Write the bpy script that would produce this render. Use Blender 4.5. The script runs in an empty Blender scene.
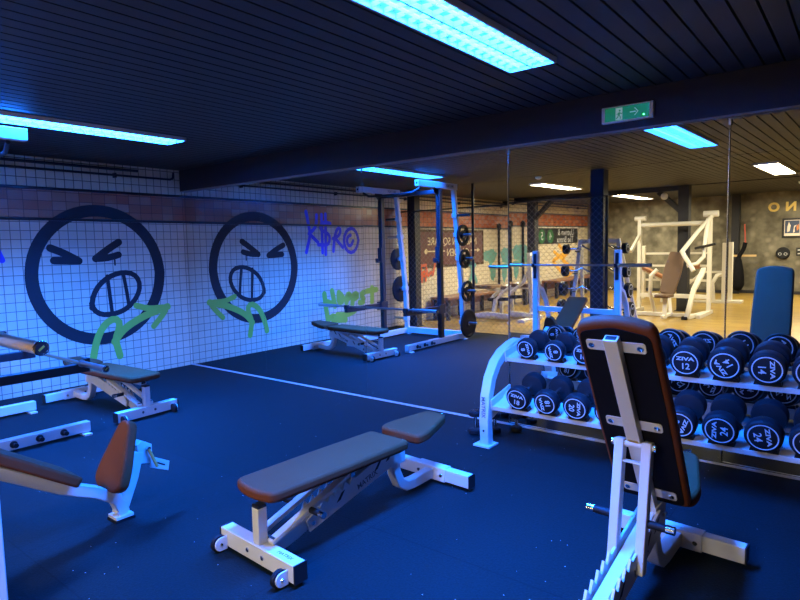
import bpy, bmesh, math, random
from mathutils import Vector, Matrix, Euler
R = math.radians
random.seed(5)
S = bpy.context.scene
COL = S.collection

# ------------------------------------------------------------------ camera
YAW, PIT, ROL, FOC = 0.6736, -0.0887, -0.0213, 585.6
fw = Vector((-math.sin(YAW)*math.cos(PIT), math.cos(YAW)*math.cos(PIT), math.sin(PIT)))
rt = Vector((math.cos(YAW), math.sin(YAW), 0)); up = rt.cross(fw)
r2 = rt*math.cos(ROL) + up*math.sin(ROL); u2 = -rt*math.sin(ROL) + up*math.cos(ROL)
cd = bpy.data.cameras.new('camera'); cam = bpy.data.objects.new('camera', cd); COL.objects.link(cam)
cd.sensor_fit = 'HORIZONTAL'; cd.sensor_width = 36; cd.lens = 36*FOC/800; cd.clip_start = .05; cd.clip_end = 100
m = Matrix((r2, u2, -fw)).transposed().to_4x4(); m.translation = Vector((7.042, -4.319, 1.5))
cam.matrix_world = m; S.camera = cam
# ------------------------------------------------------------------ world, exposure, lights
w = bpy.data.worlds.new('world'); S.world = w; w.use_nodes = True
w.node_tree.nodes['Background'].inputs[0].default_value = (.05, .08, .2, 1)
w.node_tree.nodes['Background'].inputs[1].default_value = .01
S.view_settings.view_transform = 'Standard'; S.view_settings.look = 'None'
S.view_settings.exposure = 0.0; S.view_settings.gamma = 1; S.view_settings.use_curve_mapping = False
BLUE = (.006, .145, 1.0); WARM = (1.0, .88, .62)
BLUE_W, WARM_W, BLUE_E, WARM_E = 780, 180, 20.0, 9.0
CEIL = 2.56; XR = 10.4; YB = -13.1

# ------------------------------------------------------------------ materials
def mat(name, col, rough=.5, metal=0, emit=None, es=0, spec=.5, bump=0, bscale=60, var=0, vscale=8, coat=0):
    m = bpy.data.materials.new(name); m.use_nodes = True; nt = m.node_tree; b = nt.nodes['Principled BSDF']
    b.inputs['Base Color'].default_value = (*col, 1); b.inputs['Roughness'].default_value = rough
    b.inputs['Metallic'].default_value = metal; b.inputs['Specular IOR Level'].default_value = spec
    b.inputs['Coat Weight'].default_value = coat
    if emit: b.inputs['Emission Color'].default_value = (*emit, 1); b.inputs['Emission Strength'].default_value = es
    tc = nt.nodes.new('ShaderNodeTexCoord')
    if var:
        n = nt.nodes.new('ShaderNodeTexNoise'); n.inputs['Scale'].default_value = vscale; n.inputs['Detail'].default_value = 5
        mx = nt.nodes.new('ShaderNodeMix'); mx.data_type = 'RGBA'
        mx.inputs[6].default_value = (*[c*(1-var) for c in col], 1); mx.inputs[7].default_value = (*[min(1, c*(1+var)) for c in col], 1)
        nt.links.new(tc.outputs['Object'], n.inputs['Vector']); nt.links.new(n.outputs['Fac'], mx.inputs[0]); nt.links.new(mx.outputs[2], b.inputs['Base Color'])
    if bump:
        n = nt.nodes.new('ShaderNodeTexNoise'); n.inputs['Scale'].default_value = bscale; n.inputs['Detail'].default_value = 4
        bp = nt.nodes.new('ShaderNodeBump'); bp.inputs['Strength'].default_value = bump; bp.inputs['Distance'].default_value = .005
        nt.links.new(tc.outputs['Object'], n.inputs['Vector']); nt.links.new(n.outputs['Fac'], bp.inputs['Height']); nt.links.new(bp.outputs[0], b.inputs['Normal'])
    return m
def tile_mat(name, c1, c2, grout, size, gw, rough=.25, axis='YZ', off=(0, 0), var=0.0):
    m = bpy.data.materials.new(name); m.use_nodes = True; nt = m.node_tree; b = nt.nodes['Principled BSDF']
    g = nt.nodes.new('ShaderNodeNewGeometry'); s = nt.nodes.new('ShaderNodeSeparateXYZ'); c = nt.nodes.new('ShaderNodeCombineXYZ')
    nt.links.new(g.outputs['Position'], s.inputs[0])
    nt.links.new(s.outputs[axis[0]], c.inputs[0]); nt.links.new(s.outputs[axis[1]], c.inputs[1])
    ad = nt.nodes.new('ShaderNodeVectorMath'); ad.operation = 'ADD'; ad.inputs[1].default_value = (20*size[0]*10+off[0], 20*size[1]+off[1], 0)
    nt.links.new(c.outputs[0], ad.inputs[0])
    br = nt.nodes.new('ShaderNodeTexBrick'); br.offset = 0; br.squash = 1
    br.inputs['Scale'].default_value = 1; br.inputs['Brick Width'].default_value = size[0]; br.inputs['Row Height'].default_value = size[1]
    br.inputs['Mortar Size'].default_value = gw; br.inputs['Mortar Smooth'].default_value = .15
    br.inputs['Color1'].default_value = (*c1, 1); br.inputs['Color2'].default_value = (*c2, 1); br.inputs['Mortar'].default_value = (*grout, 1)
    br.inputs['Bias'].default_value = var
    nt.links.new(ad.outputs[0], br.inputs['Vector']); nt.links.new(br.outputs['Color'], b.inputs['Base Color'])
    b.inputs['Roughness'].default_value = rough
    bp = nt.nodes.new('ShaderNodeBump'); bp.inputs['Strength'].default_value = .4; bp.inputs['Distance'].default_value = .003; bp.invert = True
    nt.links.new(br.outputs['Fac'], bp.inputs['Height']); nt.links.new(bp.outputs[0], b.inputs['Normal'])
    return m
T = .0955
M = {}
M['tile'] = tile_mat('white wall tiles', (.74, .64, .46), (.66, .575, .42), (.20, .18, .14), (T, T), .0038, off=(.02, .045), var=-.3)
M['cream'] = tile_mat('cream wall tiles', (.80, .68, .44), (.70, .60, .40), (.10, .09, .07), (T, T*1.02), .004, off=(.02, 0), var=-.2)
M['brown_tile'] = tile_mat('brown band tiles', (.42, .12, .055), (.52, .24, .14), (.10, .04, .035), (T*1.5, .100), .003, off=(.02, .005), var=-.2)
M['white'] = mat('white powder coat', (.66, .64, .60), .35, bump=.05, bscale=300)
M['cream_metal'] = mat('cream powder coat', (.70, .66, .56), .4)
M['brown'] = mat('brown vinyl', (.15, .044, .018), .6, bump=.15, bscale=350, var=.08, spec=.08)
M['umber'] = mat('umber vinyl', (.13, .075, .045), .5, bump=.1, bscale=300)
M['tan'] = mat('tan vinyl', (.30, .12, .05), .45, bump=.1, bscale=300)
M['black'] = mat('black plastic', (.012, .012, .014), .45)
M['blackpanel'] = mat('black board', (.005, .005, .007), .8, spec=.15)
M['blackmetal'] = mat('black powder coat', (.014, .014, .018), .4)
M['rubber'] = mat('black rubber', (.009, .010, .013), .6, bump=.1, bscale=200, spec=.25)
M['chrome'] = mat('chrome', (.75, .75, .76), .15, 1)
M['steel'] = mat('brushed steel', (.45, .45, .45), .3, 1)
M['warmlitsteel'] = mat('steel tinted as warm lit', (.75, .6, .38), .28, 1)  # sleeve steel with the warm lamp light put into its colour
M['print'] = mat('white print', (.62, .63, .64), .5)
M['darkprint'] = mat('dark grey print', (.10, .11, .13), .5)
M['yellowprint'] = mat('yellow print', (.36, .34, .05), .5)
M['inkblack'] = mat('black spray paint', (.012, .013, .018), .7)
M['inkgreen'] = mat('lime spray paint', (.33, .52, .06), .6)
M['inkblue'] = mat('blue violet spray paint', (.05, .05, .60), .6)
M['inkred'] = mat('red orange spray paint', (.62, .12, .04), .6)
M['inkteal'] = mat('teal spray paint', (.12, .32, .28), .6)
M['inkorange'] = mat('orange yellow spray paint', (.75, .38, .04), .6)
M['structblack'] = mat('black painted steel', (.016, .016, .022), .6)
M['beamdark'] = mat('dark painted beam', (.012, .012, .02), .7, bump=.1)
M['beamunder'] = mat('bare plaster edge', (.30, .28, .25), .8, bump=.6, bscale=40)
M['wire'] = mat('galvanised wire', (.24, .23, .21), .5, .3)
M['plaster'] = mat('grey plaster', (.10, .10, .10), .8, bump=.2)
M['wood'] = mat('varnished bench wood', (.20, .09, .05), .4, var=.25, vscale=20)
M['yellowgrip'] = mat('ochre grip', (.42, .27, .07), .5)
M['greysign'] = mat('sign black', (.02, .02, .02), .4)
M['maroon'] = mat('maroon sign', (.12, .045, .04), .5)
M['cream_print'] = mat('cream lettering', (.70, .60, .36), .5)
M['green_disc'] = mat('green disc', (.03, .16, .05), .4)
M['gold'] = mat('gold letters', (.85, .62, .18), .35, .3)
M['fixture'] = mat('lamp housing white', (.8, .8, .8), .4)
M['louvre'] = mat('lamp louvre', (.75, .78, .82), .3, .3)
M['blueled'] = mat('blue tube', (.1, .5, 1), .5, emit=(.03, .25, 1.0), es=BLUE_E)
M['warmled'] = mat('warm tube', (1, .9, .7), .5, emit=(1.0, .80, .52), es=WARM_E)
M['exitgreen'] = mat('exit green', (.01, .22, .09), .4, emit=(.01, .35, .13), es=.35)
M['exitwhite'] = mat('exit white', (.5, .6, .55), .4, emit=(.5, .8, .65), es=.25)
M['exitled'] = mat('green led', (.1, 1, .3), .4, emit=(.1, 1, .25), es=6)
M['redcloth'] = mat('red band', (.45, .08, .05), .7)
M['artblue'] = mat('picture blue', (.04, .06, .12), .5, var=.6, vscale=6)
M['artpale'] = mat('picture pale', (.7, .6, .5), .5)
M['artorange'] = mat('picture orange', (.6, .2, .05), .5)
def mirror_mat():
    m = bpy.data.materials.new('mirror glass'); m.use_nodes = True; b = m.node_tree.nodes['Principled BSDF']
    b.inputs['Base Color'].default_value = (.86, .88, .87, 1); b.inputs['Metallic'].default_value = 1; b.inputs['Roughness'].default_value = 0.0
    return m
M['mirror'] = mirror_mat(); M['jointdark'] = mat('mirror joint', (.5, .5, .5), .25, .9)
def rubber_floor():
    m = bpy.data.materials.new('dark rubber mats'); m.use_nodes = True; nt = m.node_tree; b = nt.nodes['Principled BSDF']; L = nt.links.new
    g = nt.nodes.new('ShaderNodeNewGeometry')
    v = nt.nodes.new('ShaderNodeTexVoronoi'); v.inputs['Scale'].default_value = 26; L(g.outputs['Position'], v.inputs['Vector'])
    lt = nt.nodes.new('ShaderNodeMath'); lt.operation = 'LESS_THAN'; lt.inputs[1].default_value = .075; L(v.outputs['Distance'], lt.inputs[0])
    n2 = nt.nodes.new('ShaderNodeTexNoise'); n2.inputs['Scale'].default_value = 1.3; L(g.outputs['Position'], n2.inputs['Vector'])
    gt = nt.nodes.new('ShaderNodeMath'); gt.operation = 'GREATER_THAN'; gt.inputs[1].default_value = .50; L(n2.outputs['Fac'], gt.inputs[0])
    n3 = nt.nodes.new('ShaderNodeTexNoise'); n3.inputs['Scale'].default_value = 19; L(g.outputs['Position'], n3.inputs['Vector'])
    gt3 = nt.nodes.new('ShaderNodeMath'); gt3.operation = 'GREATER_THAN'; gt3.inputs[1].default_value = .6; L(n3.outputs['Fac'], gt3.inputs[0])
    mu = nt.nodes.new('ShaderNodeMath'); mu.operation = 'MULTIPLY'; L(lt.outputs[0], mu.inputs[0]); L(gt.outputs[0], mu.inputs[1])
    mu2 = nt.nodes.new('ShaderNodeMath'); mu2.operation = 'MULTIPLY'; L(mu.outputs[0], mu2.inputs[0]); L(gt3.outputs[0], mu2.inputs[1])
    br = nt.nodes.new('ShaderNodeTexBrick'); br.offset = 0; br.inputs['Scale'].default_value = 1; br.inputs['Brick Width'].default_value = 1.25; br.inputs['Row Height'].default_value = 1.25
    br.inputs['Mortar Size'].default_value = .004; br.inputs['Color1'].default_value = (.0045, .0115, .0135, 1); br.inputs['Color2'].default_value = (.006, .0135, .016, 1); br.inputs['Mortar'].default_value = (.003, .007, .009, 1)
    ad = nt.nodes.new('ShaderNodeVectorMath'); ad.inputs[1].default_value = (0, 2.05, 0); L(g.outputs['Position'], ad.inputs[0]); L(ad.outputs[0], br.inputs['Vector'])
    nf = nt.nodes.new('ShaderNodeTexNoise'); nf.inputs['Scale'].default_value = 90; nf.inputs['Detail'].default_value = 6; L(g.outputs['Position'], nf.inputs['Vector'])
    mxn = nt.nodes.new('ShaderNodeMix'); mxn.data_type = 'RGBA'; mxn.blend_type = 'MULTIPLY'; mxn.inputs[0].default_value = .8
    rp = nt.nodes.new('ShaderNodeMapRange'); rp.inputs[1].default_value = .3; rp.inputs[2].default_value = .7; rp.inputs[3].default_value = .55; rp.inputs[4].default_value = 1.3
    L(nf.outputs['Fac'], rp.inputs[0]); L(br.outputs['Color'], mxn.inputs[6]); L(rp.outputs[0], mxn.inputs[7])
    mx = nt.nodes.new('ShaderNodeMix'); mx.data_type = 'RGBA'; mx.inputs[7].default_value = (.55, .55, .55, 1)
    L(mu2.outputs[0], mx.inputs[0]); L(mxn.outputs[2], mx.inputs[6]); L(mx.outputs[2], b.inputs['Base Color'])
    b.inputs['Roughness'].default_value = .7; b.inputs['Specular IOR Level'].default_value = .12
    bp = nt.nodes.new('ShaderNodeBump'); bp.inputs['Strength'].default_value = .5; bp.inputs['Distance'].default_value = .004; L(nf.outputs['Fac'], bp.inputs['Height']); L(bp.outputs[0], b.inputs['Normal'])
    return m
def wood_floor():
    m = bpy.data.materials.new('honey wood laminate'); m.use_nodes = True; nt = m.node_tree; b = nt.nodes['Principled BSDF']; L = nt.links.new
    g = nt.nodes.new('ShaderNodeNewGeometry'); mp = nt.nodes.new('ShaderNodeMapping'); L(g.outputs['Position'], mp.inputs[0]); mp.inputs['Rotation'].default_value = (0, 0, 0)
    br = nt.nodes.new('ShaderNodeTexBrick'); br.offset = .4; br.inputs['Scale'].default_value = 1; br.inputs['Brick Width'].default_value = .9; br.inputs['Row Height'].default_value = .12
    br.inputs['Mortar Size'].default_value = .002; br.inputs['Color1'].default_value = (.36, .235, .05, 1); br.inputs['Color2'].default_value = (.27, .165, .035, 1); br.inputs['Mortar'].default_value = (.14, .07, .02, 1)
    L(mp.outputs[0], br.inputs['Vector'])
    mp2 = nt.nodes.new('ShaderNodeMapping'); mp2.inputs['Scale'].default_value = (2, 18, 1); L(g.outputs['Position'], mp2.inputs[0])
    n = nt.nodes.new('ShaderNodeTexNoise'); n.inputs['Scale'].default_value = 1.5; n.inputs['Detail'].default_value = 6; L(mp2.outputs[0], n.inputs['Vector'])
    rp = nt.nodes.new('ShaderNodeMapRange'); rp.inputs[1].default_value = .3; rp.inputs[2].default_value = .7; rp.inputs[3].default_value = .7; rp.inputs[4].default_value = 1.25; L(n.outputs['Fac'], rp.inputs[0])
    mx = nt.nodes.new('ShaderNodeMix'); mx.data_type = 'RGBA'; mx.blend_type = 'MULTIPLY'; mx.inputs[0].default_value = 1
    L(br.outputs['Color'], mx.inputs[6]); L(rp.outputs[0], mx.inputs[7]); L(mx.outputs[2], b.inputs['Base Color']); b.inputs['Roughness'].default_value = .35
    return m
def wallpaper():
    m = bpy.data.materials.new('mottled taupe wallpaper'); m.use_nodes = True; nt = m.node_tree; b = nt.nodes['Principled BSDF']; L = nt.links.new
    g = nt.nodes.new('ShaderNodeNewGeometry')
    n = nt.nodes.new('ShaderNodeTexNoise'); n.inputs['Scale'].default_value = 4; n.inputs['Detail'].default_value = 8; L(g.outputs['Position'], n.inputs['Vector'])
    v = nt.nodes.new('ShaderNodeTexVoronoi'); v.inputs['Scale'].default_value = 3.6; L(g.outputs['Position'], v.inputs['Vector'])
    r1 = nt.nodes.new('ShaderNodeMapRange'); r1.inputs[1].default_value = .1; r1.inputs[2].default_value = .3; r1.inputs[3].default_value = .5; r1.inputs[4].default_value = 0; L(v.outputs['Distance'], r1.inputs[0])
    cr = nt.nodes.new('ShaderNodeValToRGB'); cr.color_ramp.elements[0].position = .35; cr.color_ramp.elements[0].color = (.085, .075, .05, 1); cr.color_ramp.elements[1].position = .68; cr.color_ramp.elements[1].color = (.21, .187, .135, 1)
    L(n.outputs['Fac'], cr.inputs[0])
    mx = nt.nodes.new('ShaderNodeMix'); mx.data_type = 'RGBA'; mx.inputs[7].default_value = (.33, .29, .22, 1); L(r1.outputs[0], mx.inputs[0]); L(cr.outputs[0], mx.inputs[6]); L(mx.outputs[2], b.inputs['Base Color'])
    b.inputs['Roughness'].default_value = .8
    return m
M['rubberfloor'] = rubber_floor(); M['woodfloor'] = wood_floor(); M['wallpaper'] = wallpaper()
M['slat'] = mat('dark brown ceiling slats', (.026, .024, .023), .6, var=.15, vscale=3)
M['slatgap'] = mat('ceiling gap', (.006, .006, .006), .9)

# ------------------------------------------------------------------ mesh builder
class MB:
    def __init__(s): s.b = bmesh.new()
    def poly(s, vs, fs):
        v = [s.b.verts.new(p) for p in vs]
        for f in fs:
            try: s.b.faces.new([v[i] for i in f])
            except ValueError: pass
        return s
    def box(s, c, sz, rot=None):
        c = Vector(c); h = [x/2 for x in sz]
        P = [Vector((x*h[0], y*h[1], z*h[2])) for x in (-1, 1) for y in (-1, 1) for z in (-1, 1)]
        if rot is not None: P = [rot @ p for p in P]
        return s.poly([c+p for p in P], [(0, 1, 3, 2), (4, 6, 7, 5), (0, 4, 5, 1), (2, 3, 7, 6), (0, 2, 6, 4), (1, 5, 7, 3)])
    def span(s, a, b):
        return s.box([(a[i]+b[i])/2 for i in range(3)], [abs(b[i]-a[i]) for i in range(3)])
    def sweep(s, path, prof, upv=(0, 0, 1), closed=False):
        path = [Vector(p) for p in path]; n = len(path); rings = []; U0 = Vector(upv)
        for i, p in enumerate(path):
            a = path[i-1] if (i > 0 or closed) else p; c = path[(i+1) % n] if (i < n-1 or closed) else p
            t = ((p-a).normalized() + (c-p).normalized()); t = t.normalized() if t.length > 1e-6 else Vector((0, 0, 1))
            u = U0 - t*U0.dot(t)
            if u.length < .05: u = Vector((1, 0, 0)) - t*t.x
            u.normalize(); r = t.cross(u)
            k = 1.0
            if 0 < i < n-1:
                cs = (p-a).normalized().dot(t); k = 1/max(.5, cs)
            rings.append([p + r*x + u*y*k for x, y in prof])
        m = len(prof); vs = [v for rg in rings for v in rg]; fs = []
        for i in range(n if closed else n-1):
            j = (i+1) % n
            for q in range(m): fs.append((i*m+q, i*m+(q+1) % m, j*m+(q+1) % m, j*m+q))
        if not closed: fs += [tuple(range(m-1, -1, -1)), tuple((n-1)*m+q for q in range(m))]
        return s.poly(vs, fs)
    def bar(s, a, b, w=.05, h=.05, upv=(0, 0, 1)):
        if isinstance(a[0], (list, tuple)): pass
        return s.sweep([a, b], [(-w/2, -h/2), (w/2, -h/2), (w/2, h/2), (-w/2, h/2)], upv)
    def rects(s, path, w, h, upv=(0, 0, 1)):
        return s.sweep(path, [(-w/2, -h/2), (w/2, -h/2), (w/2, h/2), (-w/2, h/2)], upv)
    def tube(s, path, r=.02, seg=10, upv=(0, 0, 1), closed=False):
        return s.sweep(path, [(r*math.cos(2*math.pi*k/seg), r*math.sin(2*math.pi*k/seg)) for k in range(seg)], upv, closed)
    def cyl(s, a, b, r, seg=24): return s.tube([a, b], r, seg, (0.13, .2, 1))
    def lathe(s, o, ax, prof, seg=32):
        # prof: (distance along ax, radius)
        o = Vector(o); ax = Vector(ax).normalized(); u = ax.orthogonal().normalized(); v = ax.cross(u); vs = []; fs = []
        for d, r in prof:
            for k in range(seg):
                a = 2*math.pi*k/seg; vs.append(o+ax*d+(u*math.cos(a)+v*math.sin(a))*r)
        n = len(prof)
        for i in range(n-1):
            for k in range(seg): fs.append((i*seg+k, i*seg+(k+1) % seg, (i+1)*seg+(k+1) % seg, (i+1)*seg+k))
        fs += [tuple(range(seg-1, -1, -1)), tuple((n-1)*seg+k for k in range(seg))]
        return s.poly(vs, fs)
    def prism(s, pts, f, d):
        # pts 2D outline, f maps (a,b)->Vector, d extrusion vector
        d = Vector(d); A = [f(a, b) for a, b in pts]; n = len(A)
        vs = A + [p+d for p in A]
        return s.poly(vs, [tuple(range(n-1, -1, -1)), tuple(range(n, 2*n))] + [(i, (i+1) % n, n+(i+1) % n, n+i) for i in range(n)])
    def turn(s, o, ax, prof, seg=32):
        # closed profile (distance along ax, radius) turned about the axis: leaves a centre hole
        o = Vector(o); ax = Vector(ax).normalized(); u = ax.orthogonal().normalized(); v = ax.cross(u); vs = []; fs = []; m_ = len(prof)
        for k in range(seg):
            a = 2*math.pi*k/seg; w_ = u*math.cos(a)+v*math.sin(a); vs += [o+ax*d+w_*r for d, r in prof]
        for k in range(seg):
            j = (k+1) % seg
            for i in range(m_): fs.append((k*m_+i, k*m_+(i+1) % m_, j*m_+(i+1) % m_, j*m_+i))
        return s.poly(vs, fs)
    def ring(s, o, n, r1, r0, d=.001, seg=32):
        o = Vector(o); n = Vector(n).normalized(); u = n.orthogonal().normalized(); v = n.cross(u); vs = []; fs = []
        for dd in (0, d):
            for r in (r0, r1):
                for k in range(seg):
                    a = 2*math.pi*k/seg; vs.append(o+n*dd+(u*math.cos(a)+v*math.sin(a))*r)
        for k in range(seg):
            j = (k+1) % seg; a, b, c, e = 0, seg, 2*seg, 3*seg
            fs += [(c+k, c+j, e+j, e+k), (a+k, b+k, b+j, a+j), (b+k, e+k, e+j, b+j), (a+k, a+j, c+j, c+k)]
        return s.poly(vs, fs)
    def mesh(s, me, mx):
        t = me.copy(); t.transform(mx); s.b.from_mesh(t); bpy.data.meshes.remove(t); return s
    def build(s, name, m, parent=None, bevel=0, smooth=True, origin=None, segs=2):
        bmesh.ops.recalc_face_normals(s.b, faces=s.b.faces)
        off = Vector(origin) if origin is not None else Vector((0, 0, 0))
        if off.length: bmesh.ops.translate(s.b, vec=-off, verts=s.b.verts)
        me = bpy.data.meshes.new(name); s.b.to_mesh(me); s.b.free(); me.materials.append(m if not isinstance(m, str) else M[m])
        if smooth:
            me.polygons.foreach_set('use_smooth', [True]*len(me.polygons)); me.set_sharp_from_angle(angle=R(35))
        o = bpy.data.objects.new(name, me); COL.objects.link(o)
        if parent: o.parent = parent
        elif origin is not None: o.location = off
        if bevel:
            b = o.modifiers.new('bevel', 'BEVEL'); b.width = bevel; b.segments = segs; b.limit_method = 'ANGLE'; b.angle_limit = R(40)
        return o
def tag(o, label, cat, group=None):
    o['label'] = label; o['category'] = cat
    if group: o['group'] = group
    return o
def struct(o): o['kind'] = 'structure'; return o
def thing(name, loc, label, cat, group=None, rz=0):
    o = bpy.data.objects.new(name, None); COL.objects.link(o); o.location = loc; o.rotation_euler = (0, 0, rz)
    o.empty_display_size = .1
    return tag(o, label, cat, group)
def copy_tree(o, parent=None):
    c = o.copy(); COL.objects.link(c); c.parent = parent
    for ch in list(o.children): copy_tree(ch, c)
    return c
_tx = {}
def text_me(s, size=.1, ext=.0006, bold=0):
    k = (s, size, ext, bold)
    if k in _tx: return _tx[k]
    c = bpy.data.curves.new('t', 'FONT'); c.body = s; c.size = size; c.extrude = ext; c.align_x = 'CENTER'; c.align_y = 'CENTER'; c.offset = bold; c.resolution_u = 3
    o = bpy.data.objects.new('t', c); COL.objects.link(o); dg = bpy.context.evaluated_depsgraph_get()
    me = bpy.data.meshes.new_from_object(o.evaluated_get(dg)); bpy.data.objects.remove(o); _tx[k] = me
    return me
def frame(o, x, y):
    x = Vector(x).normalized(); y = Vector(y).normalized(); z = x.cross(y)
    m = Matrix((x, y, z)).transposed().to_4x4(); m.translation = Vector(o); return m
def rrect(w, h, r, n=5, top=None):
    pts = []
    for cx, cy, a0 in ((w/2-r, h/2-r, 0), (-w/2+r, h/2-r, 90), (-w/2+r, -h/2+r, 180), (w/2-r, -h/2+r, 270)):
        for k in range(n+1): a = R(a0+90*k/n); pts.append((cx+r*math.cos(a), cy+r*math.sin(a)))
    return pts
def rounded(poly, r, n=5):
    out = []; N = len(poly)
    for i in range(N):
        p = Vector(poly[i]); a = (Vector(poly[i-1])-p); b = (Vector(poly[(i+1) % N])-p)
        ra = min(r, a.length*.45, b.length*.45); p0 = p+a.normalized()*ra; p1 = p+b.normalized()*ra
        for k in range(n+1):
            t = k/n; q = p0*(1-t)**2+p*2*t*(1-t)+p1*t*t; out.append((q.x, q.y))
    return out
def arc(c, r, a0, a1, n, f):
    return [f(c[0]+r*math.cos(R(a0+(a1-a0)*k/n)), c[1]+r*math.sin(R(a0+(a1-a0)*k/n))) for k in range(n+1)]
def stroke(mb, pts, w, x=.002):
    # flat paint ribbon on the tiled wall (pts are (y,z)); pieces are 0.8 mm of paint
    P = [Vector(p) for p in pts]
    D = []
    for i in range(len(P)-1):
        a, b = P[i], P[i+1]; k = max(1, int((b-a).length/.05))
        D += [a.lerp(b, j/k) for j in range(k)]
    D.append(P[-1])
    # light smoothing
    for _ in range(2): D = [D[0]] + [(D[i-1]+D[i]*2+D[i+1])/4 for i in range(1, len(D)-1)] + [D[-1]]
    n = len(D); L = []; Rr = []
    for i in range(n):
        t = (D[min(i+1, n-1)]-D[max(i-1, 0)]); t = t.normalized() if t.length > 1e-6 else Vector((1, 0)); nn = Vector((-t.y, t.x)); L.append(D[i]+nn*w/2); Rr.append(D[i]-nn*w/2)
    vs = [(x, q.x, q.y) for q in L+Rr]; mb.poly(vs, [(i, i+1, n+i+1, n+i) for i in range(n-1)])
    for e, q in enumerate((D[0], D[-1])):
        mb.poly([(x+.0001*(e+1), q.x+w/2*math.cos(2*math.pi*k/14), q.y+w/2*math.sin(2*math.pi*k/14)) for k in range(14)], [tuple(range(14))])

# ------------------------------------------------------------------ room shell
struct(MB().span((0, -4.36, -.1), (XR, .03, 0)).build('floor', 'rubberfloor', smooth=False))
struct(MB().span((0, YB, -.1), (XR, -4.36, 0)).build('floor', 'woodfloor', smooth=False))
struct(MB().span((0, -4.375, 0), (XR, -4.345, .006)).build('trim_1', 'blackmetal', smooth=False))
wl = struct(MB().span((-.12, YB, 0), (0, .03, 1.90)).build('wall_left', 'tile', smooth=False))
struct(MB().span((-.12, YB, 2.235), (0, .03, CEIL+.12)).build('wall_left', 'cream', smooth=False))
struct(MB().span((-.12, YB, 1.90), (0, .03, 2.235)).build('wall_left', 'brown_tile', smooth=False))
mb = MB()
for z in (1.895, 2.228): mb.box((.006, (YB)/2, z), (.014, -YB, .032))
struct(mb.build('trim_2', mat('black ceramic rail', (.02, .02, .025), .3), bevel=.004))
struct(MB().span((-.12, .03, 0), (XR, .15, CEIL+.12)).build('wall_front', 'plaster', smooth=False))
struct(MB().span((-.12, YB-.12, 0), (XR, YB, CEIL+.12)).build('wall_back', 'wallpaper', smooth=False))
struct(MB().span((XR, YB-.12, 0), (XR+.12, .15, CEIL+.12)).build('wall_right', 'plaster', smooth=False))
mb = MB(); mb.span((0, YB, CEIL+.03), (XR, .03, CEIL+.12)); struct(mb.build('ceiling', 'slatgap', smooth=False))
mb = MB(); P = .105; k = 0
while k*P < XR:
    x0 = k*P+.006; x1 = (k+1)*P-.006
    for y0, y1 in ((YB, -8.72), (-8.70, -4.42), (-4.40, 0.03)):
        mb.span((x0, y0, CEIL), (x1, y1, CEIL+.03))
    k += 1
struct(mb.build('ceiling', 'slat', smooth=False))
# beam above the mirrors
struct(MB().span((0, -.045, 2.295), (XR, .03, CEIL)).build('trim_3', 'beamdark', smooth=False))
mb = MB().span((0, -.045, 2.283), (XR, .03, 2.295)); struct(mb.build('trim_4', 'beamunder', smooth=False))
# pale ledge at the foot of the mirrors
struct(MB().span((0, -.012, 0), (XR, .006, .013)).build('baseboard_front', mat('pale ledge', (.5, .5, .5), .5), bevel=.002))
struct(MB().span((0, YB, 0), (XR, YB+.015, .08)).build('baseboard_back', 'structblack'))
# far beam with two braced posts
struct(MB().span((0, -8.80, 2.46), (3.9, -8.62, CEIL)).build('trim_5', 'structblack'))
struct(MB().span((0, -8.74, 2.545), (XR, -8.68, CEIL)).build('trim_6', 'structblack'))
def column(x, y, w, brace=None):
    t = thing('steel_column', (x, y, 0), LABELS.pop(0), 'column', 'columns carrying the ceiling')
    MB().span((-w/2, -w/2, 0), (w/2, w/2, CEIL)).build('post', 'structblack', t, bevel=.004)
    MB().span((-w/2-.03, -w/2-.03, 0), (w/2+.03, w/2+.03, .012)).build('base_plate', 'structblack', t)
    if brace: MB().bar((0, 0, 1.98), (brace*.5, 0, 2.46), .1, .1).build('brace', 'structblack', t)
LABELS = ['black steel column beside the graffiti wall at the end of the wire fence', 'thick black steel column rising behind the wire fence, beside the fixed barbell rack',
          'black steel column with a diagonal brace near the row of wall benches', 'black steel column with a diagonal brace behind the incline press machine',
          'narrow black column against the taupe wallpaper wall']
column(.36, -4.52, .17); column(3.715, -4.53, .2); column(.45, -8.7, .2, 1); column(3.85, -8.7, .2, -1); column(3.99, -12.98, .18)

# ------------------------------------------------------------------ mirrors
JX = [0.004, 1.563, 3.151, 4.739, 6.326, 7.914, 9.50]
ML = ['frameless wall mirror panel next to the tiled wall, reflecting the black circle face', 'frameless wall mirror panel reflecting the power rack and the violet graffiti',
      'frameless wall mirror panel reflecting the plate storage side of the power rack', 'frameless wall mirror panel behind the left half of the dumbbell rack, reflecting the barbell',
      'frameless wall mirror panel behind the right half of the dumbbell rack', 'rightmost frameless wall mirror panel']
TILT = [0, 0, .06, .27, .30, .3]; YW = [0, 0, 0, .8, .8, .8]
for i in range(6):
    a, b = JX[i]+.002, JX[i+1]-.002; cx = (a+b)/2
    o = MB().span((-(b-a)/2, 0, -1.133), ((b-a)/2, .006, 1.133)).build('wall_mirror', 'mirror', smooth=False)
    o.location = (cx, 0.0, 1.148); o.rotation_euler = (R(TILT[i]), 0, -R(YW[i])); tag(o, ML[i], 'mirror', 'mirror panels along the wall')
    MB().span(((b-a)/2, -.0005, -1.133), ((b-a)/2+.003, .028, 1.133)).build('joint_edge', 'jointdark', o, smooth=False)
    MB().span(((b-a)/2-.006, -.004, 1.09), ((b-a)/2+.010, -.0008, 1.128)).build('clip', 'steel', o, smooth=False)

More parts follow.
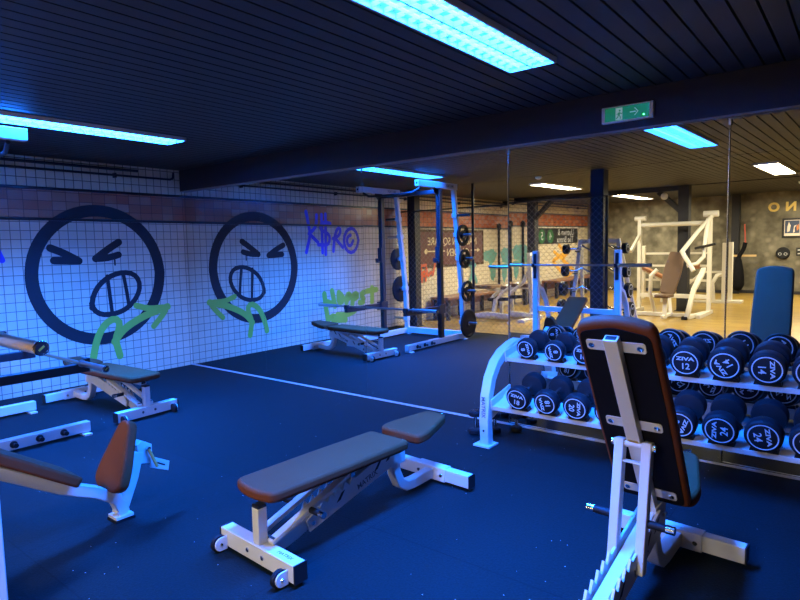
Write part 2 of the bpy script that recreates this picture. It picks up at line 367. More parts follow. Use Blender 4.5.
# ------------------------------------------------------------------ ceiling lamps
def lamp(x0, x1, y0, y1, blue, label, group, pw=1.0):
    cx, cy = (x0+x1)/2, (y0+y1)/2; t = thing('louvre_ceiling_lamp' if blue else 'ceiling_lamp', (cx, cy, CEIL), label, 'ceiling lamp', group)
    W, L = x1-x0, y1-y0; zb = -.032
    mb = MB()
    mb.span((-W/2, -L/2, zb), (-W/2+.012, L/2, 0)).span((W/2-.012, -L/2, zb), (W/2, L/2, 0))
    mb.span((-W/2, -L/2, zb), (W/2, -L/2+.012, 0)).span((-W/2, L/2-.012, zb), (W/2, L/2, 0))
    mb.build('frame', 'fixture', t, bevel=.002)
    for sx in (-1, 1):
        if blue:
            MB().span((sx*W*.25-W*.22, -L/2+.012, -.0035), (sx*W*.25+W*.22, L/2-.012, -.001)).build('reflector', 'fixture', t, smooth=False)
            MB().cyl((sx*W*.25, -L/2+.03, -.013), (sx*W*.25, L/2-.03, -.013), .008, 12).build('tube', 'blueled', t)
        else: MB().span((sx*W*.25-W*.21, -L/2+.02, -.006), (sx*W*.25+W*.21, L/2-.02, -.001)).build('light_panel', 'warmled', t, smooth=False)
    mb = MB().span((-.006, -L/2+.012, zb+.002), (.006, L/2-.012, -.004))
    n = int(L/.085)
    for k in range(1, n):
        y = -L/2+L*k/n
        for sx in (-1, 1):
            c = sx*W*.25; h = W*.22
            mb.prism([(-h, -.006), (-.014, -.006), (-.014, -.021), (.014, -.021), (.014, -.006), (h, -.006), (h, zb+.001), (h*.5, zb+.003), (0, zb+.007), (-h*.5, zb+.003), (-h, zb+.001)], lambda a, b, c=c, y=y: Vector((c+a, y-.001, b)), (0, .002, 0))
    if blue: mb.build('louvre', 'louvre', t, smooth=False)
    else: mb.b.free()
    ld = bpy.data.lights.new('tube_light', 'AREA'); ld.shape = 'RECTANGLE'; ld.size = W-.04; ld.size_y = L-.05; ld.energy = BLUE_W*pw if blue else WARM_W
    ld.color = BLUE if blue else WARM; ld.spread = R(133) if blue else R(178)
    lo = bpy.data.objects.new('tube_light', ld); COL.objects.link(lo); lo.parent = t; lo.location = (0, 0, -.007 if not blue else -.0045)
    return t
G = 'ceiling lamps'
lamp(5.32, 5.62, -3.10, -1.06, True, 'long blue lit louvre lamp above the bench in the middle of the room', G, .80)
lamp(1.76, 2.06, -3.05, -1.20, True, 'long blue lit louvre lamp on the ceiling above the power rack', G)
lamp(2.03, 2.33, -7.2, -5.5, False, 'warm white ceiling lamp over the wooden floor just past the wire fence', G)
lamp(1.95, 2.25, -12.0, -9.7, False, 'warm white ceiling lamp over the wooden floor near the wallpaper wall', G)
lamp(5.52, 5.85, -7.7, -5.7, False, 'warm white ceiling lamp over the open part of the wooden floor', G)
lamp(5.62, 5.95, -12.0, -10.0, False, 'warm white ceiling lamp in front of the gold wall letters', G)
o = MB().lathe((0, 0, 0), (0, 0, -1), [(0, .055), (.02, .055), (.035, .04), (.045, .015)], 20).build('smoke_detector', 'fixture'); o.location = (2.68, -4.6, CEIL); tag(o, 'small white smoke detector on the ceiling above the wire fence', 'smoke detector')
o = MB().lathe((0, 0, 0), (0, 1, 0), [(0, .07), (.03, .07), (.05, .04)], 20).build('alarm_sounder', 'cream_metal'); o.location = (3.49, -8.60, 2.36); tag(o, 'small round cream alarm on the black far beam', 'alarm')

# exit sign on the beam
ex = thing('exit_sign', (5.70, -.045, 2.40), 'green lit exit sign with running figure and arrow on the beam above the mirrors', 'exit sign')
MB().span((-.175, -.032, -.056), (.175, 0, .056)).build('sign_box', 'fixture', ex, bevel=.004)
MB().span((-.15, -.034, -.046), (.15, -.03, .046)).build('green_panel', 'exitgreen', ex, smooth=False)
pz = MB(); f = lambda a, b: Vector((a, -.035, b))
pz.prism([(-.075, -.042), (-.028, -.042), (-.028, .04), (-.075, .04)], f, (0, -.0006, 0)); pz.build('door_symbol', 'exitwhite', ex, smooth=False)
pz = MB(); f = lambda a, b: Vector((a-.05, -.0362, b))
for q in ([(-.006, .008), (.008, .01), (.004, -.012), (-.009, -.01)], [(-.004, .006), (-.018, -.002), (-.016, -.006), (-.003, .0)], [(.006, .008), (.016, .0), (.02, .006), (.022, .003), (.016, -.006), (.004, .002)],
          [(-.009, -.010), (-.003, -.012), (-.006, -.026), (-.020, -.034), (-.023, -.029), (-.012, -.022)], [(-.002, -.012), (.005, -.012), (.012, -.024), (.010, -.036), (.005, -.036), (.006, -.025)]): pz.prism(q, f, (0, -.0004, 0))
pz.prism([(.004+.0065*math.cos(R(a)), .02+.0065*math.sin(R(a))) for a in range(0, 360, 30)], f, (0, -.0004, 0)); pz.build('running_figure', 'exitgreen', ex, smooth=False)
pz = MB(); f = lambda a, b: Vector((a+.05, -.0352, b))
pz.prism([(-.028, -.004), (.012, -.004), (.012, .004), (-.028, .004)], f, (0, -.0005, 0)); pz.prism([(0, .026), (.008, .026), (.03, 0), (.022, 0)], f, (0, -.0005, 0)); pz.prism([(0, -.026), (.008, -.026), (.03, 0), (.022, 0)], f, (0, -.0005, 0))
pz.build('arrow', 'exitwhite', ex, smooth=False)
MB().lathe((.115, -.034, -.028), (0, -1, 0), [(0, .006), (.004, .005), (.006, .002)], 12).build('status_light', 'exitled', ex)

# ------------------------------------------------------------------ wall pipes
o = MB().tube([(.035, -13, 2.50), (.035, -.62, 2.50)], .016, 8).build('conduit', 'blackmetal'); tag(o, 'upper black conduit running along the top of the tiled wall', 'pipe', 'black pipes on the tiled wall')
mb = MB().tube([(.04, -13, 2.43), (.04, -.2, 2.43), (.04, -.16, 2.45), (.04, -.15, 2.52)], .013, 8)
o = mb.build('conduit', 'blackmetal'); tag(o, 'lower black conduit on the tiled wall, bent upward near the mirrors', 'pipe', 'black pipes on the tiled wall')
for k in range(7):
    MB().span((0, -.9-k*1.9-.012, 2.40), (.055, -.9-k*1.9+.012, 2.455)).build('pipe_clip', 'blackmetal', o)
for y, lb in ((-8.37, 'slim dark pipe running down the tiled wall, nearer the maroon sign'), (-9.0, 'slim dark pipe running down the tiled wall, farther from the maroon sign')):
    t = thing('wall_pipe', (.03, y, 0), lb, 'pipe', 'thin pipes down the tiled wall')
    MB().tube([(0, 0, .02), (0, 0, 1.93)], .03, 8).build('pipe', 'blackmetal', t); MB().lathe((0, 0, 1.86), (0, 0, 1), [(0, .03), (.03, .06), (.12, .06), (.16, .03)], 12).build('coupling', 'structblack', t)

# ------------------------------------------------------------------ graffiti (paint on the tiles)
def graff(name, matname, strokes, label, group=None, polys=(), x=.002):
    mb = MB()
    for i, (pts, wd) in enumerate(strokes): stroke(mb, pts, wd, x+.00005*i)
    for q in polys: mb.poly([(x, a, b) for a, b in q], [tuple(range(len(q)))])
    o = mb.build(name, matname, smooth=False, origin=(0, strokes[0][0][0][0] if strokes else polys[0][0][0], .5)); return tag(o, label, 'graffiti', group)
circ = [(-1.125+.735*math.cos(R(a)), 1.255+.755*math.sin(R(a))) for a in range(0, 366, 6)]
fs = [(circ, .135)] + [([(-1.65, 1.58), (-1.51, 1.52), (-1.36, 1.43)], .085), ([(-1.62, 1.44), (-1.37, 1.43)], .085), ([(-.89, 1.64), (-1.02, 1.56), (-1.17, 1.45)], .085), ([(-.9, 1.49), (-1.03, 1.45), (-1.17, 1.45)], .08), ([(-.95, 1.43), (-.95, 1.37)], .02)]
fs += [([(-1.25, .88), (-1.24, 1.0), (-1.17, 1.13), (-1.04, 1.23), (-.89, 1.28), (-.75, 1.27), (-.67, 1.2), (-.65, 1.07), (-.72, .94), (-.84, .83), (-.99, .78), (-1.13, .78), (-1.22, .83), (-1.25, .88), (-1.25, .93)], .062),
       ([(-1.05, 1.24), (-1.03, .95), (-1.02, .79)], .045), ([(-.86, 1.27), (-.83, 1.06), (-.81, .86)], .045)]
graff('graffiti_smiley', 'inkblack', fs, 'big black spray painted circle face with clenched mouth on the tiled wall')
graff('graffiti_arrow', 'inkgreen', [([(-1.27, .3), (-1.24, .44), (-1.17, .61), (-1.08, .71), (-.97, .74), (-.92, .70), (-.94, .61), (-1.01, .47), (-.98, .37), (-.96, .27)], .085),
      ([(-1.01, .45), (-.94, .55), (-.81, .64), (-.61, .73), (-.41, .78), (-.31, .81)], .09), ([(-.72, .86), (-.55, .80), (-.38, .81), (-.29, .82), (-.38, .71), (-.51, .58)], .075)],
      'lime green spray painted arrow under the black face', x=.004)
graff('graffiti_word', 'inkblue', [(q, .062) for q in [[(-2.14, 2.11), (-2.18, 1.94), (-2.22, 1.74), (-2.12, 1.46)], [(-2.37, 2.06), (-2.35, 1.86), (-2.19, 1.76)], [(-2.21, 1.75), (-2.38, 1.62)], [(-2.48, 2.07), (-2.48, 1.45)], [(-2.57, 2.08), (-2.55, 1.42)], [(-2.67, 1.93), (-2.48, 1.96), (-2.41, 1.84), (-2.67, 1.74), (-2.63, 1.57), (-2.39, 1.58)], [(-2.73, 1.47), (-2.77, 1.72), (-2.86, 1.89), (-2.94, 1.87), (-2.9, 1.73), (-2.73, 1.68)], [(-2.79, 1.68), (-2.96, 1.53)],
      [(-3.36, 1.65), (-3.34, 1.56), (-3.3, 1.48), (-3.23, 1.44), (-3.16, 1.42), (-3.09, 1.44), (-3.03, 1.49), (-2.99, 1.56), (-2.98, 1.65), (-3.0, 1.73), (-3.04, 1.8), (-3.1, 1.85), (-3.18, 1.87), (-3.25, 1.86), (-3.31, 1.81), (-3.35, 1.73), (-3.36, 1.65)], [(-3.22, 1.64), (-3.2, 1.58), (-3.16, 1.54), (-3.11, 1.54), (-3.07, 1.58), (-3.05, 1.64), (-3.07, 1.7), (-3.11, 1.74), (-3.16, 1.74)]]],
      'violet blue spray painted letters and spiral seen in the mirrors over the brown tile band', x=.0035)
graff('graffiti_word', 'inkgreen', [(q, .105) for q in [[(-2.49, .76), (-2.51, .57), (-2.55, .33)], [(-2.67, .8), (-2.71, .63), (-2.73, .54)], [(-2.56, .62), (-2.73, .56)], [(-2.56, .33), (-2.73, .4), (-2.68, .28)], [(-2.72, .31), (-2.98, .28)], [(-2.83, .76), (-2.81, .59), (-2.92, .58), (-2.94, .69), (-2.85, .74)], [(-3.01, .58), (-3.03, .73), (-3.13, .72), (-3.13, .65), (-3.03, .64)], [(-3.16, .54), (-3.19, .73), (-3.32, .71), (-3.32, .64), (-3.2, .63)], [(-3.5, .72), (-3.36, .72), (-3.38, .64), (-3.5, .61), (-3.47, .53), (-3.35, .55)], [(-3.69, .78), (-3.68, .52)], [(-3.56, .73), (-3.81, .74)], [(-2.78, .38), (-3.02, .36), (-3.21, .41)]]],
      'lime green scrawled lettering low on the tiled wall behind the power rack')
graff('graffiti_word', 'inkred', [(q, .06) for q in [[(-5.05, .8), (-5.06, 1.05), (-5.17, 1.11), (-5.19, .86)], [(-5.04, .95), (-5.19, .97)], [(-5.02, 1.11), (-5.34, 1.13)], [(-5.19, .8), (-5.21, 1.0), (-5.34, 1.01), (-5.32, .81)], [(-5.21, .91), (-5.32, .92)], [(-5.35, 1.07), (-5.41, .87), (-5.51, 1.02), (-5.57, .88), (-5.65, 1.13)]]],
      'orange red spray painted letters below the maroon sign', x=.03)
graff('graffiti_figure', 'inkteal', [(q, .1) for q in [[(-7.06, 1.1), (-7.15, .93), (-7.05, .73), (-6.98, .66)], [(-7.15, .93), (-7.31, .68)], [(-6.96, 1.1), (-7.25, 1.06)]]], 'small teal spray painted figure right under the end of the maroon sign', x=.03)
def jag(q, n=4, s=.03):
    o = []
    for i in range(len(q)):
        a, b = Vector(q[i]), Vector(q[(i+1) % len(q)])
        for k in range(n): p = a.lerp(b, k/n); o.append((p.x+random.uniform(-s, s), p.y+random.uniform(-s, s)))
    return o
graff('graffiti_map', 'inkteal', [], 'teal painted world map on the tiled wall between the thin pipes', polys=[jag(q) for q in (
    [(-7.55, 1.28), (-7.8, 1.38), (-8.1, 1.42), (-8.30, 1.34), (-8.24, 1.14), (-8.05, 1.0), (-7.85, 1.12), (-7.65, 1.18)], [(-8.45, 1.34), (-8.7, 1.42), (-9.1, 1.42), (-9.45, 1.27), (-9.35, 1.0), (-8.95, .95), (-8.6, 1.10)],
    [(-7.95, .99), (-8.15, 1.02), (-8.28, .89), (-8.15, .62), (-8.02, .68)], [(-8.5, 1.02), (-8.85, 1.03), (-8.85, .84), (-8.7, .55), (-8.58, .7)])])
graff('graffiti_scrawl', 'inkorange', [([(-11.1, 1.38), (-11.5, 1.15), (-10.7, .95), (-11.3, .6)], .12), ([(-11.9, 1.25), (-11.3, .98), (-12.1, .62), (-11.5, .45)], .12), ([(-10.8, 1.2), (-11.3, 1.0)], .1)], 'orange yellow spray painted scrawl below the dark station sign')
# signs on the tiled wall (read from inside the room, looking at the wall: +y runs to the right)
sg = thing('station_sign', (0, -6.36, 1.46), 'maroon framed station sign with cream lettering and arrow on the tiled wall', 'sign')
MB().span((.0, -1.28, -.39), (.02, 1.28, .39)).build('sign_board', 'maroon', sg)
mb = MB(); W2, H2 = 1.28, .39
for a, b in (((-W2, -H2), (W2, -H2+.05)), ((-W2, H2-.05), (W2, H2)), ((-W2, -H2), (-W2+.05, H2)), ((W2-.05, -H2), (W2, H2))): mb.span((0, a[0], a[1]), (.028, b[0], b[1]))
mb.build('sign_frame', tile_mat('mosaic frame', (.10, .05, .04), (.2, .14, .1), (.02, .02, .02), (.04, .04), .004), sg)
fr = lambda y, z, x=.0215: frame((x, y, z), (0, 1, 0), (0, 0, 1))
mb = MB().mesh(text_me('MADISON SQUARE', .225, .001), fr(-.02, .14)).build('lettering', 'cream_print', sg, smooth=False)
mb = MB().mesh(text_me('GARDEN', .225, .001), fr(-.2, -.10))
mb.build('lettering', 'cream_print', sg, smooth=False)
mb = MB().span((.0205, .32, -.07), (.0225, 1.0, -.045)); mb.lathe((.0205, 1.0, -.058), (1, 0, 0), [(0, .055), (.002, .055)], 20); mb.build('arrow_tail', 'cream_print', sg, smooth=False)
MB().span((.0205, -1.02, -.07), (.0225, -.72, -.045)).prism([(-1.12, -.058), (-1.0, -.01), (-1.0, -.106)], lambda a, b: Vector((.0205, a, b)), (.002, 0, 0)).build('arrow', 'cream_print', sg, smooth=False)
sg = thing('station_sign', (0, -11.02, 1.655), 'dark station sign with white lettering and two green discs on the tiled wall', 'sign')
MB().span((0, -1.30, -.23), (.02, 1.30, .23)).build('sign_board', 'greysign', sg)
MB().span((.0, -1.30, .19), (.022, 1.30, .225)).build('top_stripe', 'cream_metal', sg)
mb = MB().mesh(text_me('Uptown &', .25, .001), fr(-.50, .07)).build('lettering', 'print', sg, smooth=False); mb = MB().mesh(text_me('The Bronx', .25, .001), fr(-.46, -.13)); mb.build('lettering', 'print', sg, smooth=False)
for y, d in ((.48, '4'), (.98, '5')):
    dd = MB().lathe((.0205, y, -.03), (1, 0, 0), [(0, .19), (.002, .19)], 28).build('line_disc', 'green_disc', sg)
    MB().mesh(text_me(d, .3, .001), fr(y, -.03, .0235)).build('numeral', 'print', dd, smooth=False)

# ------------------------------------------------------------------ adjustable benches
def flat_poly(w0, w1, l, r):
    return rounded([(-w0/2, 0), (w0/2, 0), (w1/2, l), (-w1/2, l)], r)
def adjustable_bench(loc, rz, angle, label):  # wheels at -y, crossbar at +y
    t = thing('adjustable_bench', loc, label, 'weight bench', 'adjustable benches', rz)
    hy, hz = .30, .335
    # foot with wheels
    ft = MB().span((-.295, -.69, .022), (.295, -.62, .108)).build('wheel_foot', 'white', t, bevel=.004)
    for sx in (-1, 1): MB().span((sx*.296, -.692, .02), (sx*.302, -.618, .11)).build('end_cap', 'black', ft)
    MB().mesh(text_me('MATRIX', .03, .0004), frame((.19, -.655, .1086), (1, 0, 0), (0, 1, 0))).build('lettering', 'darkprint', ft, smooth=False)
    for x in (-.06, .06): MB().lathe((x, -.69, .065), (0, -1, 0), [(0, .012), (.004, .012), (.007, .006)], 12).build('bolt', 'chrome', ft)
    for x in (-.262, .232):
        wh = MB().lathe((x, -.722, .042), (1, 0, 0), [(-.012, .036), (-.010, .042), (.010, .042), (.012, .036)], 24).build('wheel', 'rubber', t)
        mb = MB()
        pts = [(.034, -.034), (.034, .034)] + [(.034*math.cos(R(a)), .034*math.sin(R(a))) for a in range(90, 271, 20)]
        mb.prism([(a-.722+.0, b+.044) for a, b in pts], lambda a, b, x=x: Vector((x+.014, a, b)), (.009, 0, 0)); mb.build('wheel_bracket', 'white', wh, bevel=.002)
        MB().lathe((x+.023, -.722, .044), (1, 0, 0), [(0, .008), (.004, .006)], 10).build('axle_nut', 'chrome', wh)
    # post
    po = MB().span((-.026, -.681, .108), (.026, -.629, .285)).build('support_post', 'white', t, bevel=.004)
    MB().span((-.024, -.679, .285), (.024, -.631, .30)).build('rubber_stop', 'black', po)
    # spine
    sp = [(0, -.62, .06), (0, -.52, .068), (0, -.44, .09), (0, -.34, .125), (0, .27, .30)]
    MB().rects(sp, .05, .065).build('spine', 'white', t, bevel=.004)
    d = Vector((0, .61, .175)).normalized(); n = Vector((0, -d.z, d.y)); o0 = Vector((0, -.40, .105)); L = .70
    def f(a, b): return o0 + d*a + n*b
    poly = [(0, -.035), (L, -.055), (L, .05), (.42, .052)]
    k = .36
    while k > .04: poly += [(k, .05), (k-.012, .075), (k-.045, .038)]; k -= .055
    poly += [(0, .03)]
    for x in (-.048, .036):
        r = MB().prism(poly, lambda a, b, x=x: f(a, b)+Vector((x, 0, 0)), (.012, 0, 0)).build('notched_rail', 'white', t, bevel=.0015)
        if x > 0:
            MB().mesh(text_me('MATRIX', .045, .0004, .0006), frame(f(.44, -.012)+Vector((.0485, 0, 0)), d, n)).build('lettering', 'darkprint', r, smooth=False)
            for a0 in (.20, .50, .60): MB().prism([(a0, .0), (a0+.03, .0), (a0+.075, .034), (a0+.05, .034)], lambda a, b: f(a, b)+Vector((.048, 0, 0)), (.001, 0, 0)).build('cut_out', 'black', r, smooth=False)
            MB().lathe(f(.03, .0)+Vector((.048, 0, 0)), (1, 0, 0), [(0, .013), (.006, .011)], 12).build('bolt', 'chrome', r)
    # curved tube and crossbar
    cv = [(0, .27, .31), (0, .285, .24), (0, .30, .16), (0, .335, .09), (0, .39, .055), (0, .46, .05), (0, .66, .06)]
    MB().rects(cv, .062, .06, (0, .3, 1)).build('curved_tube', 'white', t, bevel=.006)
    cb = MB().span((-.30, .64, .022), (.30, .70, .10)).build('crossbar', 'white', t, bevel=.004)
    MB().span((-.12, .634, .017), (.12, .706, .105)).build('sleeve', 'white', cb, bevel=.004)
    for sx in (-1, 1): MB().span((sx*.300, .638, .02), (sx*.306, .702, .102)).build('end_cap', 'black', cb)
    for sx in (-1, 1): MB().lathe((sx*.09, .634, .058), (0, -1, 0), [(0, .013), (.005, .011)], 12).build('bolt', 'chrome', cb)
    # seat, slightly raised towards its free end
    st = R(5 if angle < 45 else 12); sd = Vector((0, math.cos(st), math.sin(st))); sn = Vector((0, -math.sin(st), math.cos(st))); s0 = Vector((0, .345, .345))
    se = MB().prism(rounded([(-.155, .0), (.155, .0), (.165, .09), (.08, .38), (-.08, .38), (-.165, .09)], .045), lambda a, b: s0+Vector((a, 0, 0))+sd*b, sn*.058).build('seat', 'brown', t, bevel=.016, segs=3)
    MB().bar(s0+sd*.02-sn*.018, s0+sd*.35-sn*.018, .045, .034).build('seat_tube', 'white', se, bevel=.003)
    MB().tube([s0+sd*.34-sn*.01, s0+sd*.42-sn*.005, s0+sd*.44+sn*.02, s0+sd*.435+sn*.03+Vector((.03, 0, 0))], .006, 8).build('handle', 'chrome', se)
    for x in (-.034, .034): MB().span((x-.004, .23, .22), (x+.004, .36, .36)).build('hinge_plate', 'white', t, bevel=.003)
    MB().cyl((-.06, hy, hz-.02), (.06, hy, hz-.02), .012).build('hinge_bolt', 'chrome', t)
    # backrest pivoting about the hinge: pad runs from hinge to head end
    a = R(angle); bd = Vector((0, -math.cos(a), math.sin(a))); bn = Vector((0, math.sin(a), math.cos(a))); b0 = Vector((0, hy, hz))
    X = Vector((1, 0, 0))
    q = lambda u, v, h: b0+X*u+bd*v+bn*h
    top = [(-.135, .985), (-.07, 1.005), (0, 1.012), (.07, 1.005), (.135, .985)]
    outl = rounded([(.155, .035), (.155, .55), (.148, .95)], .0, 1)
    pts = [(-.155, .03), (.155, .03), (.158, .5), (.150, .955)] + top[::-1] + [(-.150, .955), (-.158, .5)]
    ba = MB().prism(rounded(pts, .03, 3), lambda u, v: q(u, v, .008), bn*.055).build('backrest', 'brown', t, bevel=.017, segs=3)
    MB().prism(rounded([(-.138, .045), (.138, .045), (.140, .5), (.134, .955), (0, .985), (-.134, .955), (-.140, .5)], .03, 3), lambda u, v: q(u, v, .004), bn*.006).build('backing_board', 'blackpanel', ba)
    if angle > 45: tl = 1.0
    else: tl = .97
    tb = MB().bar(q(0, .0, -.018), q(0, tl-.045, -.018), .055, .036, bn).build('backrest_tube', 'white', ba, bevel=.003)
    MB().bar(q(0, tl-.046, -.018), q(0, tl-.0445, -.018), .040, .022, bn).build('tube_opening', 'black', tb)
    MB().bar(q(0, .42, -.0365), q(0, .445, -.0365), .038, .0008, bn).build('sticker', 'yellowgrip', tb)
    for v in (.10, .50, .90):
        pl = MB().prism([(a_, b_+v) for a_, b_ in rrect(.225, .048, .012)], lambda u, vv: q(u, vv, 0), bn*.005).build('mounting_plate', 'white', ba, bevel=.001)
        for u in (-.092, .092): MB().lathe(q(u, v, 0), -bn, [(0, .012), (.003, .012), (.005, .007)], 12).build('bolt', 'chrome', pl)
    # support arms
    pv = q(0, .42, -.035)
    if angle > 45: end = Vector((0, -.01, .20))
    else: end = Vector((0, pv.y-.50, .125))
    ad = (end-pv).normalized()
    for x in (-.055, .055):
        MB().bar(pv-ad*.02+X*x, end+ad*.02+X*x, .038 if angle > 45 else .022, .045, (0, 1, .3)).build('support_arm', 'white', t, bevel=.004)
    ro = MB().cyl(pv-X*.082, pv+X*.082, .014).build('pivot_rod', 'white', t)
    for sx in (-1, 1): MB().cyl(pv+X*sx*.082, pv+X*sx*.089, .016).build('rod_nut', 'chrome', ro)
    MB().bar(pv+ad*.07-X*.06, pv+ad*.07+X*.06, .03, .008, ad).build('arm_brace', 'white', t)
    MB().cyl(end-X*.07, end+X*.07, .013).build('catch_rod', 'black', t)
    pp = pv+ad*.30
    for sx in (-1, 1):
        g = MB().cyl(pp+X*sx*.075, pp+X*sx*.145, .016).build('grip_peg', 'rubber', t)
        MB().cyl(pp+X*sx*.145, pp+X*sx*.176, .0175).build('peg_cap', 'chrome', g)
    return t
adjustable_bench((4.855, -1.99, 0), R(-3.2), 0, 'flat brown padded weight bench with wheels in the middle of the floor')
adjustable_bench((1.265, -1.70, 0), R(93.5), 0, 'flat brown padded weight bench beside the power rack and the tiled wall')
adjustable_bench((6.325, -1.975, 0), R(-3.0), 60, 'brown padded weight bench with backrest raised, seen from behind in front of the dumbbell rack')

# ------------------------------------------------------------------ barbells and plates
def barbell(c, half, label, sleeve='warmlitsteel', sl=.42):
    t = thing('barbell', c, label, 'barbell')
    MB().cyl((-half+sl, 0, 0), (half-sl, 0, 0), .014, 14).build('shaft', 'steel', t)
    for s in (-1, 1):
        sv = MB().lathe((s*(half-sl), 0, 0), (s, 0, 0), [(0, .03), (.012, .03), (.013, .024), (sl, .024)], 24).build('sleeve', sleeve, t)
        MB().lathe((s*half, 0, 0), (s, 0, 0), [(-.001, .027), (.006, .027), (.008, .024)], 24).build('end_ring', 'chrome', sv)
        MB().lathe((s*(half+.008), 0, 0), (s, 0, 0), [(0, .020), (.001, .020)], 24).build('end_cap', 'black', sv)
        MB().box((s*(half+.0095), 0, 0), (.001, .024, .007), Matrix.Rotation(R(40), 3, 'X')).build('emblem', 'yellowprint', sv, smooth=False)
    return t
def plate(name, c, r, label, group, holes=True, axis=(1, 0, 0), th=.03):
    c = Vector(c); ax = Vector(axis); t = thing(name, c, label, 'weight plate', group); O = (0, 0, 0)
    if holes:
        mb = MB().turn(O, ax, [(-th/2, .03), (-th/2, .07), (th/2, .07), (th/2, .03)], 28)
        u = ax.orthogonal().normalized(); v = ax.cross(u)
        for k in range(3):
            a = R(90+120*k); dd = u*math.cos(a)+v*math.sin(a); mb.bar(dd*.06, dd*(r-.035), .055, th*.7, ax)
        mb.build('spokes', 'rubber', t)
        MB().turn(O, ax, [(-th/2, r-.045), (-th/2, r-.004), (0, r), (th/2, r-.004), (th/2, r-.045)], 36).build('rim', 'rubber', t)
    else:
        MB().turn(O, ax, [(-th/2, .03), (-th/2, r-.006), (-th/2+.004, r), (th/2-.004, r), (th/2, r-.006), (th/2, r-.03), (th/2-.006, r-.035), (th/2-.006, .06), (th/2, .055), (th/2, .03)], 36).build('disc', 'rubber', t)
    MB().turn(O, ax, [(-th/2-.002, .024), (-th/2-.002, .031), (th/2+.002, .031), (th/2+.002, .024)], 20).build('hub', 'steel', t)
    return t

# ------------------------------------------------------------------ power rack
rk = thing('power_rack', (1.38, -2.95, 0), 'white and black power rack beside the tiled wall, its base ends pointing at the mirrors', 'power rack')
RO = (1.38, -2.95, 0)
xs = (.80, 1.95)
for x in xs:
    o = MB().span((x-.035, -3.72, .022), (x+.035, -2.19, .105)).build('base_beam', 'white', rk, bevel=.004, origin=RO)
    MB().span((x-.04, -2.26, 0), (x+.085, -2.20, .014)).span((x-.04, -3.70, 0), (x+.085, -3.64, .014)).build('floor_tab', 'white', o, origin=RO)
    s = 1
    for y in ((-2.40, -2.58, -2.76) if x > 1 else ()):
        MB().lathe((x+.035, y, .064), (1, 0, 0), [(0, .028), (.008, .026), (.01, .012), (.045, .012), (.048, .018), (.055, .018)], 16).build('band_peg', 'black', o, origin=RO)
    u = MB().span((x-.035, -3.10, .105), (x+.035, -3.02, 2.36)).build('upright', 'blackmetal', rk, bevel=.004, origin=RO)
    mb = MB()
    for k in range(22): mb.span((x-.012, -3.016, .32+k*.085), (x+.012, -3.004, .355+k*.085)); mb.span((x-.012, -3.115, .32+k*.085), (x+.012, -3.104, .355+k*.085))
    mb.build('adjustment_teeth', 'blackmetal', u, smooth=False, origin=RO)
    MB().rects([(x, -3.69, .10), (x, -3.66, .8), (x, -3.52, 1.9), (x, -3.46, 2.38)], .06, .07, (1, 0, 0)).build('rear_post', 'white', rk, bevel=.004, origin=RO)
    o = MB().span((x-.035, -3.52, 2.375), (x+.035, -2.50, 2.465)).build('top_beam', 'white', rk, bevel=.004, origin=RO)
    MB().mesh(text_me('MATRIX', .06, .0005, .0006), frame((x+.0355, -3.3, 2.42), (0, 1, 0), (0, 0, 1))).build('lettering', 'darkprint', o, smooth=False, origin=RO)
    MB().span((x-.012, -2.499, 2.405), (x+.016, -2.496, 2.435)).build('slot', 'black', o, origin=RO)
    MB().prism([(-3.09, 2.2), (-2.92, 2.33), (-2.92, 2.375), (-3.09, 2.375)], lambda a, b, x=x: Vector((x-.006, a, b)), (.012, 0, 0)).build('gusset', 'blackmetal', rk, origin=RO)
    sa = MB().span((x-.03, -3.02, .525), (x+.03, -2.16, .598)).build('safety_arm', 'blackmetal', rk, bevel=.004, origin=RO)
    MB().span((x-.032, -2.20, .575), (x+.032, -2.155, .64)).span((x-.05, -3.12, .48), (x-.036, -2.95, .62)).span((x+.036, -3.12, .48), (x+.05, -2.95, .62)).build('arm_bracket', 'blackmetal', sa, bevel=.003, origin=RO)
    jh = MB().span((x-.04, -3.015, 1.26), (x+.04, -2.99, 1.50)).span((x-.03, -2.99, 1.26), (x+.03, -2.92, 1.285)).span((x-.03, -2.93, 1.285), (x+.03, -2.915, 1.33)).build('bar_hook', 'blackmetal', rk, bevel=.003, origin=RO)
    sd = 1 if x > 1 else -1
    for z in (1.68, 1.31, .79, .27) + ((1.98,)):
        ty = -3.69 + (.03/.7)*min(z, .8) + (max(0, z-.8)*.127)
        pg = MB().cyl((x+sd*.03, ty, z), (x+sd*.27, ty, z), .021, 16).build('plate_peg', 'blackmetal' if z > 1.9 else 'steel', rk, origin=RO)
        MB().span((x-.04, ty-.045, z-.035), (x+.04, ty+.045, z+.035)).build('peg_sleeve', 'white', pg, bevel=.003, origin=RO)
MB().span((.835, -3.735, .022), (1.915, -3.66, .12)).build('rear_crossbar', 'white', rk, bevel=.004, origin=RO)
MB().span((.835, -3.09, 2.30), (1.915, -3.03, 2.36)).build('top_crossbar', 'blackmetal', rk, bevel=.004, origin=RO)
MB().tube([(.82, -2.62, 2.36), (.95, -2.6, 2.30), (1.38, -2.58, 2.28), (1.8, -2.6, 2.30), (1.93, -2.62, 2.36)], .017, 10).build('pull_up_bar', 'blackmetal', rk, origin=RO)
PG = 'weight plates stored on the power rack'
for z, r, h, lb in ((1.68, .17, True, 'top black three hole weight plate on the outer side of the power rack'), (1.31, .155, True, 'second highest black three hole plate on the outer side of the power rack'), (.79, .17, True, 'third highest black three hole plate on the outer side of the power rack'), (.27, .225, False, 'large solid black plate lowest on the outer side of the power rack')):
    ty = -3.69 + (.03/.7)*min(z, .8) + (max(0, z-.8)*.127)
    plate('weight_plate', (2.06, ty, z-.01), r, lb, PG, h)
